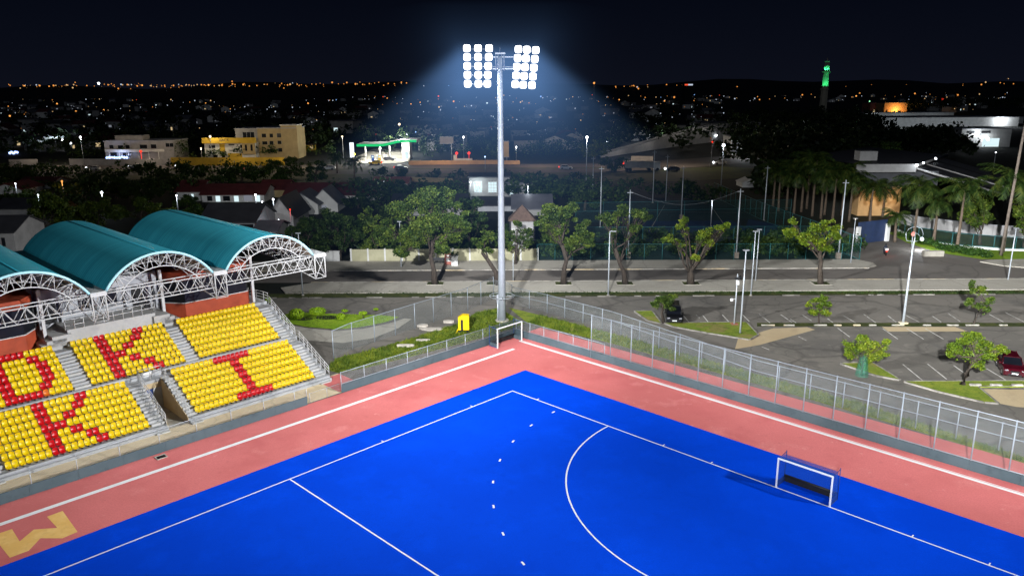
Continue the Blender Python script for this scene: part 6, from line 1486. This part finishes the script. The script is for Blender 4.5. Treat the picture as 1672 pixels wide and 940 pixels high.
# far towers
q = atY(1123.5,160,1300); q.z = 0; t = thing('office_tower','dark far office tower crowned by a red and white sign','tower',q); s = mpp(1300); zt_ = hz(q,1123,137.5); b = MB(q); b.box(q.x-6*s,q.x+6*s,q.y,q.y+20,0,zt_-1); b.build('wall','far_land',t)
b = MB(q); b.box(q.x-6.5*s,q.x-1*s,q.y-.6,q.y-.1,zt_-2.2*s,zt_); b.build('sign_panel','city_red',t); b = MB(q); b.box(q.x-.8*s,q.x+6.5*s,q.y-.6,q.y-.1,zt_-2.2*s,zt_); b.build('sign_panel','city_white',t)
q = atY(969.5,160,1200); q.z = 0; t = thing('radio_mast','far lattice mast with one orange light right of the floodlight beam','mast',q); s = mpp(1200); zt_ = hz(q,969,137); b = MB(q)
for x,y in ((-1,-1),(1,-1),(1,1),(-1,1)): b.tube(q+Vector((x*1.6,y*1.6,0)),q+Vector((x*.6,y*.6,zt_)),.25,n=4)
for k in range(10): z = zt_*k/10; z2_ = zt_*(k+1)/10; b.tube(q+Vector((-1.5,-1.5,z)),q+Vector((1.4,-1.4,z2_)),.15,n=4)
b.build('lattice','galv_dull',t); b = MB(q); b.ball(q+Vector((0,0,zt_+1)),1.7*s); b.build('beacon','lamp_orange',t)
b = MB(q)
q = atY(82,175,620); 
building('tower_house','small lit apartment tower among the far roofs at the left',79,88,160,146,12,'far_land','far_land',[(80,147,82,149,'window_warm'),(84,147,86.5,149,'window_warm'),(80,151,82,153,'window_warm'),(84,151,86.5,153,'window_warm'),(80,155,82,157,'window_warm')])
# ------------------------------------------------------------------ far district: houses, woods, lights
def hut_mesh(k):
    b = MB(); Wx, Wy, hh, rr_ = R.uniform(4,7), R.uniform(4,6), R.uniform(3,6), R.uniform(1.6,3)
    b.box(-Wx,Wx,-Wy,Wy,0,hh,0)
    if k % 3 == 0:
        b.extr([(-Wx-.4,hh),(0,hh+rr_),(Wx+.4,hh),(Wx+.4,hh+.2),(0,hh+rr_+.2),(-Wx-.4,hh+.2)],-Wy-.4,Wy+.4,lambda q,y:(q[0],y,q[1]),1); b.face([(-Wx,-Wy-.01,hh),(Wx,-Wy-.01,hh),(0,-Wy-.01,hh+rr_)],0)
    elif k % 3 == 1:
        b.extr([(-Wy-.4,hh),(0,hh+rr_),(Wy+.4,hh),(Wy+.4,hh+.2),(0,hh+rr_+.2),(-Wy-.4,hh+.2)],-Wx-.4,Wx+.4,lambda q,x:(x,q[0],q[1]),1)
    else: b.box(-Wx-.3,Wx+.3,-Wy-.3,Wy+.3,hh+.01,hh+.4,1)
    x = R.uniform(-Wx*.7,Wx*.3); b.box(x,x+R.uniform(1,2.4),-Wy-.08,-Wy-.02,1,R.uniform(2,2.7),2)
    x = R.uniform(-Wx*.7,Wx*.5); b.box(x,x+1.2,-Wy-.08,-Wy-.02,.1,2.3,3)
    o = b.build('far_house',[('white_wall','dim_wall','dim_wall')[k%3],('roof_grey','roof_darkred','roof_black','roof_black')[k%4],('window_dim','window_warm','window_dark','window_lit','window_dark')[k%5],'window_dark']); me = o.data; bpy.data.objects.remove(o); return me
HM = [hut_mesh(k) for k in range(12)]
cnt = 0
def blocked(x, y): return (1180 < x < 1480 and y > 168) or (x > 1480 and y > 186) or (560 < x < 690 and y > 222) or (330 < x < 500 and y > 200) or (170 < x < 290 and y > 222)
while cnt < 240:
    x, y = R.uniform(-10,1680), 158+ (R.random()**1.4)*92
    if blocked(x,y): continue
    p = at(x,y); o = bpy.data.objects.new('far_house', HM[R.randrange(12)].copy()); link(o); o.location = p; o.rotation_euler = (0,0,R.choice((0,0,.3,-.4,.8,1.57))); s = R.uniform(.8,1.3); o.scale = (s,s,s)
    tag(o,'small dim house in the dark district beyond the highway','house','dim houses in the dark district beyond the highway'); cnt += 1
def wood(name, label, regions, m, L, per):
    lb = MB()
    for poly, n, hr, rad in regions:
        (x0,x1,y0,y1) = poly
        for _ in range(n):
            p = at(R.uniform(x0,x1), R.uniform(y0,y1)); h = R.uniform(*hr); r = R.uniform(*rad)
            for j in range(4): leaf_clump(lb, p+Vector((R.gauss(0,r*.5),R.gauss(0,r*.5),h*R.uniform(.45,.95))), r*R.uniform(.5,.8), per, L, .8)
    o = lb.build(name, m, recalc=False); struct(o,'stuff'); o['label'] = label; o['category'] = 'wood'; return o
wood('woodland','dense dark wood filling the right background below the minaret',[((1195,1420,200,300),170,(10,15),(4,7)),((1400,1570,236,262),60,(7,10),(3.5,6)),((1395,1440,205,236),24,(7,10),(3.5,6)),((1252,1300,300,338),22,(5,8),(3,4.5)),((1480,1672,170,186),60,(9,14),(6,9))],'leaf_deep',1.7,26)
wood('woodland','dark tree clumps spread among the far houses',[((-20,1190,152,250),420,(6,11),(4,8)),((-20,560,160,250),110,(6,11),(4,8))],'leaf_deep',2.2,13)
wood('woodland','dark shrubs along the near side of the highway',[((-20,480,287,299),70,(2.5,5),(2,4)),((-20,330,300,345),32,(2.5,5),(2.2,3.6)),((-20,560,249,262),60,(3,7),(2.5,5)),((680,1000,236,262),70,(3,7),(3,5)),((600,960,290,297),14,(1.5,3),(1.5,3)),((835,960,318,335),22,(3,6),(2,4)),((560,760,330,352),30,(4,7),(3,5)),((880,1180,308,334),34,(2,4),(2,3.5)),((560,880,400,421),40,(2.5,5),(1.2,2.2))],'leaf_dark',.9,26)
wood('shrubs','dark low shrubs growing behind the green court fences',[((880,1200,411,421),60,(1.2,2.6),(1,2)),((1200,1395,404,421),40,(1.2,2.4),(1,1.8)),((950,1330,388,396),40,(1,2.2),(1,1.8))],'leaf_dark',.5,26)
# lights of the far city
HB = []
lb = MB()
def glow(p, r, mi): lb.ball(p, r, mi, sub=1)
for _ in range(620):
    x = R.uniform(-20,1690); left = x < 660
    if not left and R.random() < .70: continue
    y = R.gauss(152 if left else 160, 4 if left else 9); 
    if y < 146.5 + (0 if left else 1): 
        Yd = R.uniform(2700,4600)
    else: Yd = None
    py_ = y+(4.3-x*.00515)-1
    if Yd or py_ < 147+4.3-x*.00515:
        Yd = Yd or R.uniform(2700,4300); p = atY(x, R.gauss(142.5,3.4) + 4.3-x*.00515 - (3 if left else 1.5), Yd)
        if p.z < 8: continue
    else:
        p = at(x, py_); p.z = R.uniform(5,9)
    s = mpp(p.y); glow(p, s*abs(R.gauss(.55,.35))+s*.22, R.choices((0,1,2,3,4),(60 if left else 45,14,26,2,1))[0])
for _ in range(640):
    x, y = R.uniform(-20,1690), 152+(R.random()**1.25)*88
    if blocked(x,y) and R.random() < .93: continue
    p = at(x,y); p.z = R.uniform(2.5,7); s = mpp(p.y); glow(p, s*(.25+abs(R.gauss(0,.38))), R.choices((0,1,2,3,4),(16,62,20,1.5,1.5))[0])
for _ in range(170):
    x = R.uniform(30,665) if R.random() < .8 else R.choice((R.uniform(1000,1120),R.uniform(1380,1670)))
    yy = 139.6 - (x-200)*.0045 + R.gauss(0,1.5) + (5 if x > 900 else 0)
    Yd = R.uniform(2600,3400); p = atY(x, yy, Yd); s = mpp(Yd); HB.append((p, s*abs(R.gauss(.5,.35))+s*.25, R.choices((0,1,2),(70,10,20))[0]))
for p, r, mi in HB: glow(p, r, mi)
o = lb.build('city_lights',['city_orange','city_white','city_amber','city_red','city_blue'],recalc=False); struct(o,'stuff'); o['label'] = 'scattered orange and white lights of the far city up to the horizon'; o['category'] = 'city lights'
BL = [(40,141,'lamp_orange',2.6),(161,136.5,'lamp_white',2.6),(232,139.5,'lamp_orange',1.9),(340.5,139,'lamp_orange',2.0),(93,169.5,'lamp_orange',1.9),(124,182,'lamp_orange',1.9),(169.5,180,'lamp_orange',2.0),(206.5,202.5,'lamp_orange',2.3),(16,189.5,'lamp_orange',2.2),(503,168.8,'lamp_orange',1.9),(686,167.3,'lamp_orange',1.4),(671,170,'lamp_orange',1.5),(265,154,'lamp_white',2.2),(376,178,'lamp_orange',1.0),(336,168.5,'lamp_orange',1.7),(1011,163,'lamp_orange',1.6),(1085,165,'lamp_orange',1.7),(1398,157,'lamp_orange',1.8),(1537,148.5,'lamp_orange',2.0),(1516,170.5,'lamp_orange',2.0),(1539,162,'lamp_red',2.4),(1453,147.5,'lamp_orange',1.7),(1459,147.8,'lamp_orange',1.4),(1195,204,'lamp_warm',1.5),(1393,184,'lamp_orange',1.9),(1117,149.8,'lamp_blue',1.6),(1099,149,'lamp_blue',1.2),(1034,154,'lamp_orange',1.5),(679,216,'lamp_blue',1.7),(497,230,'lamp_white',2),(495,222,'lamp_white',2.0),(641,213,'lamp_orange',1.3),(613.5,220,'lamp_red',1.4),(101,296,'lamp_orange',2.6),(62,318.5,'lamp_white',1.8),(25,299.7,'lamp_white',1.6),(288,319,'lamp_white',1.8),(417,318,'lamp_white',2.2),(446,325.5,'lamp_white',2.2),(428,329.5,'lamp_white',1.5),(627.5,296,'lamp_white',2.6),(473.5,342,'lamp_red',2.2),(768.5,297.5,'lamp_white',1.8),(115.5,234,'lamp_white',2.3),(102,229,'lamp_white',2.6),(792,256,'lamp_blue',1.6),(862,305,'lamp_white',1.4),(1163,328,'lamp_white',0.9),(1626,249,'lamp_white',1.4),(1395,296,'lamp_white',2.4),(1404,294,'lamp_white',2.2)]
NM = {'lamp_orange':'orange','lamp_white':'white','lamp_red':'red','lamp_blue':'blue','lamp_warm':'warm white'}
for i, (x, y, m_, r) in enumerate(BL):
    hor = y < 150+4.3-x*.00515
    if hor: p = atY(x, y, 3300)
    else:
        p = at(x, y); 
        for _ in range(8): p = atY(x, y, at(x, y + 5.5/mpp(p.y)).y)
    s = mpp(p.y); base = Vector((p.x,p.y,0 if not hor else p.z-14)); h = p.z-base.z
    near_ = y > 285
    where = 'near the houses behind the stand' if near_ and x < 700 else 'on the horizon' if hor else 'in the dark district'
    t = thing('street_lamp', f'{NM[m_]} street lamp glowing {where}', 'street lamp', base, f'{NM[m_]} street lamps {where}')
    b = MB(base); b.tube(base, p, .1 if not hor else .3, n=5); b.build('pole','galv_dull',t); b = MB(base); b.ball(p, s*r*.62, sub=2); b.build('lamp',m_,t)
    if near_: light('POINT', p+Vector((0,-.8,0)), 260 if m_ != 'lamp_red' else 90, M[m_].node_tree.nodes['Emission'].inputs[0].default_value[:3], .2, name='street_or_fill_light')
# added fill lights, no lamps modelled: along the flyover, before the pale halls
for x, y, h_ in ((1020,254,9),(1070,246,11),(1120,239,13),(1160,234,15)): light('POINT', at(x,y)+Vector((0,-5,h_)), 1300, (.95,.9,.85), .3, name='street_or_fill_light')
for x, y in ((1085,231),(1045,232),(1204,256)): light('POINT', at(x,y)+Vector((0,-9,5)), 2600, (.85,.92,1), .3, name='yard_fill')
# highway lighting
for x, y, c in ((60,262,(1,.8,.6)),(230,262,(1,.8,.6)),(380,262,(1,.8,.5)),(480,264,(1,.8,.5)),(720,262,(1,.7,.4)),(880,262,(1,.75,.5)),(1010,262,(1,.75,.5)),(1120,262,(1,.8,.6))):
    p = at(x, y+12); light('POINT', p+Vector((0,6,11)), 4800, c, .3, name='street_or_fill_light')
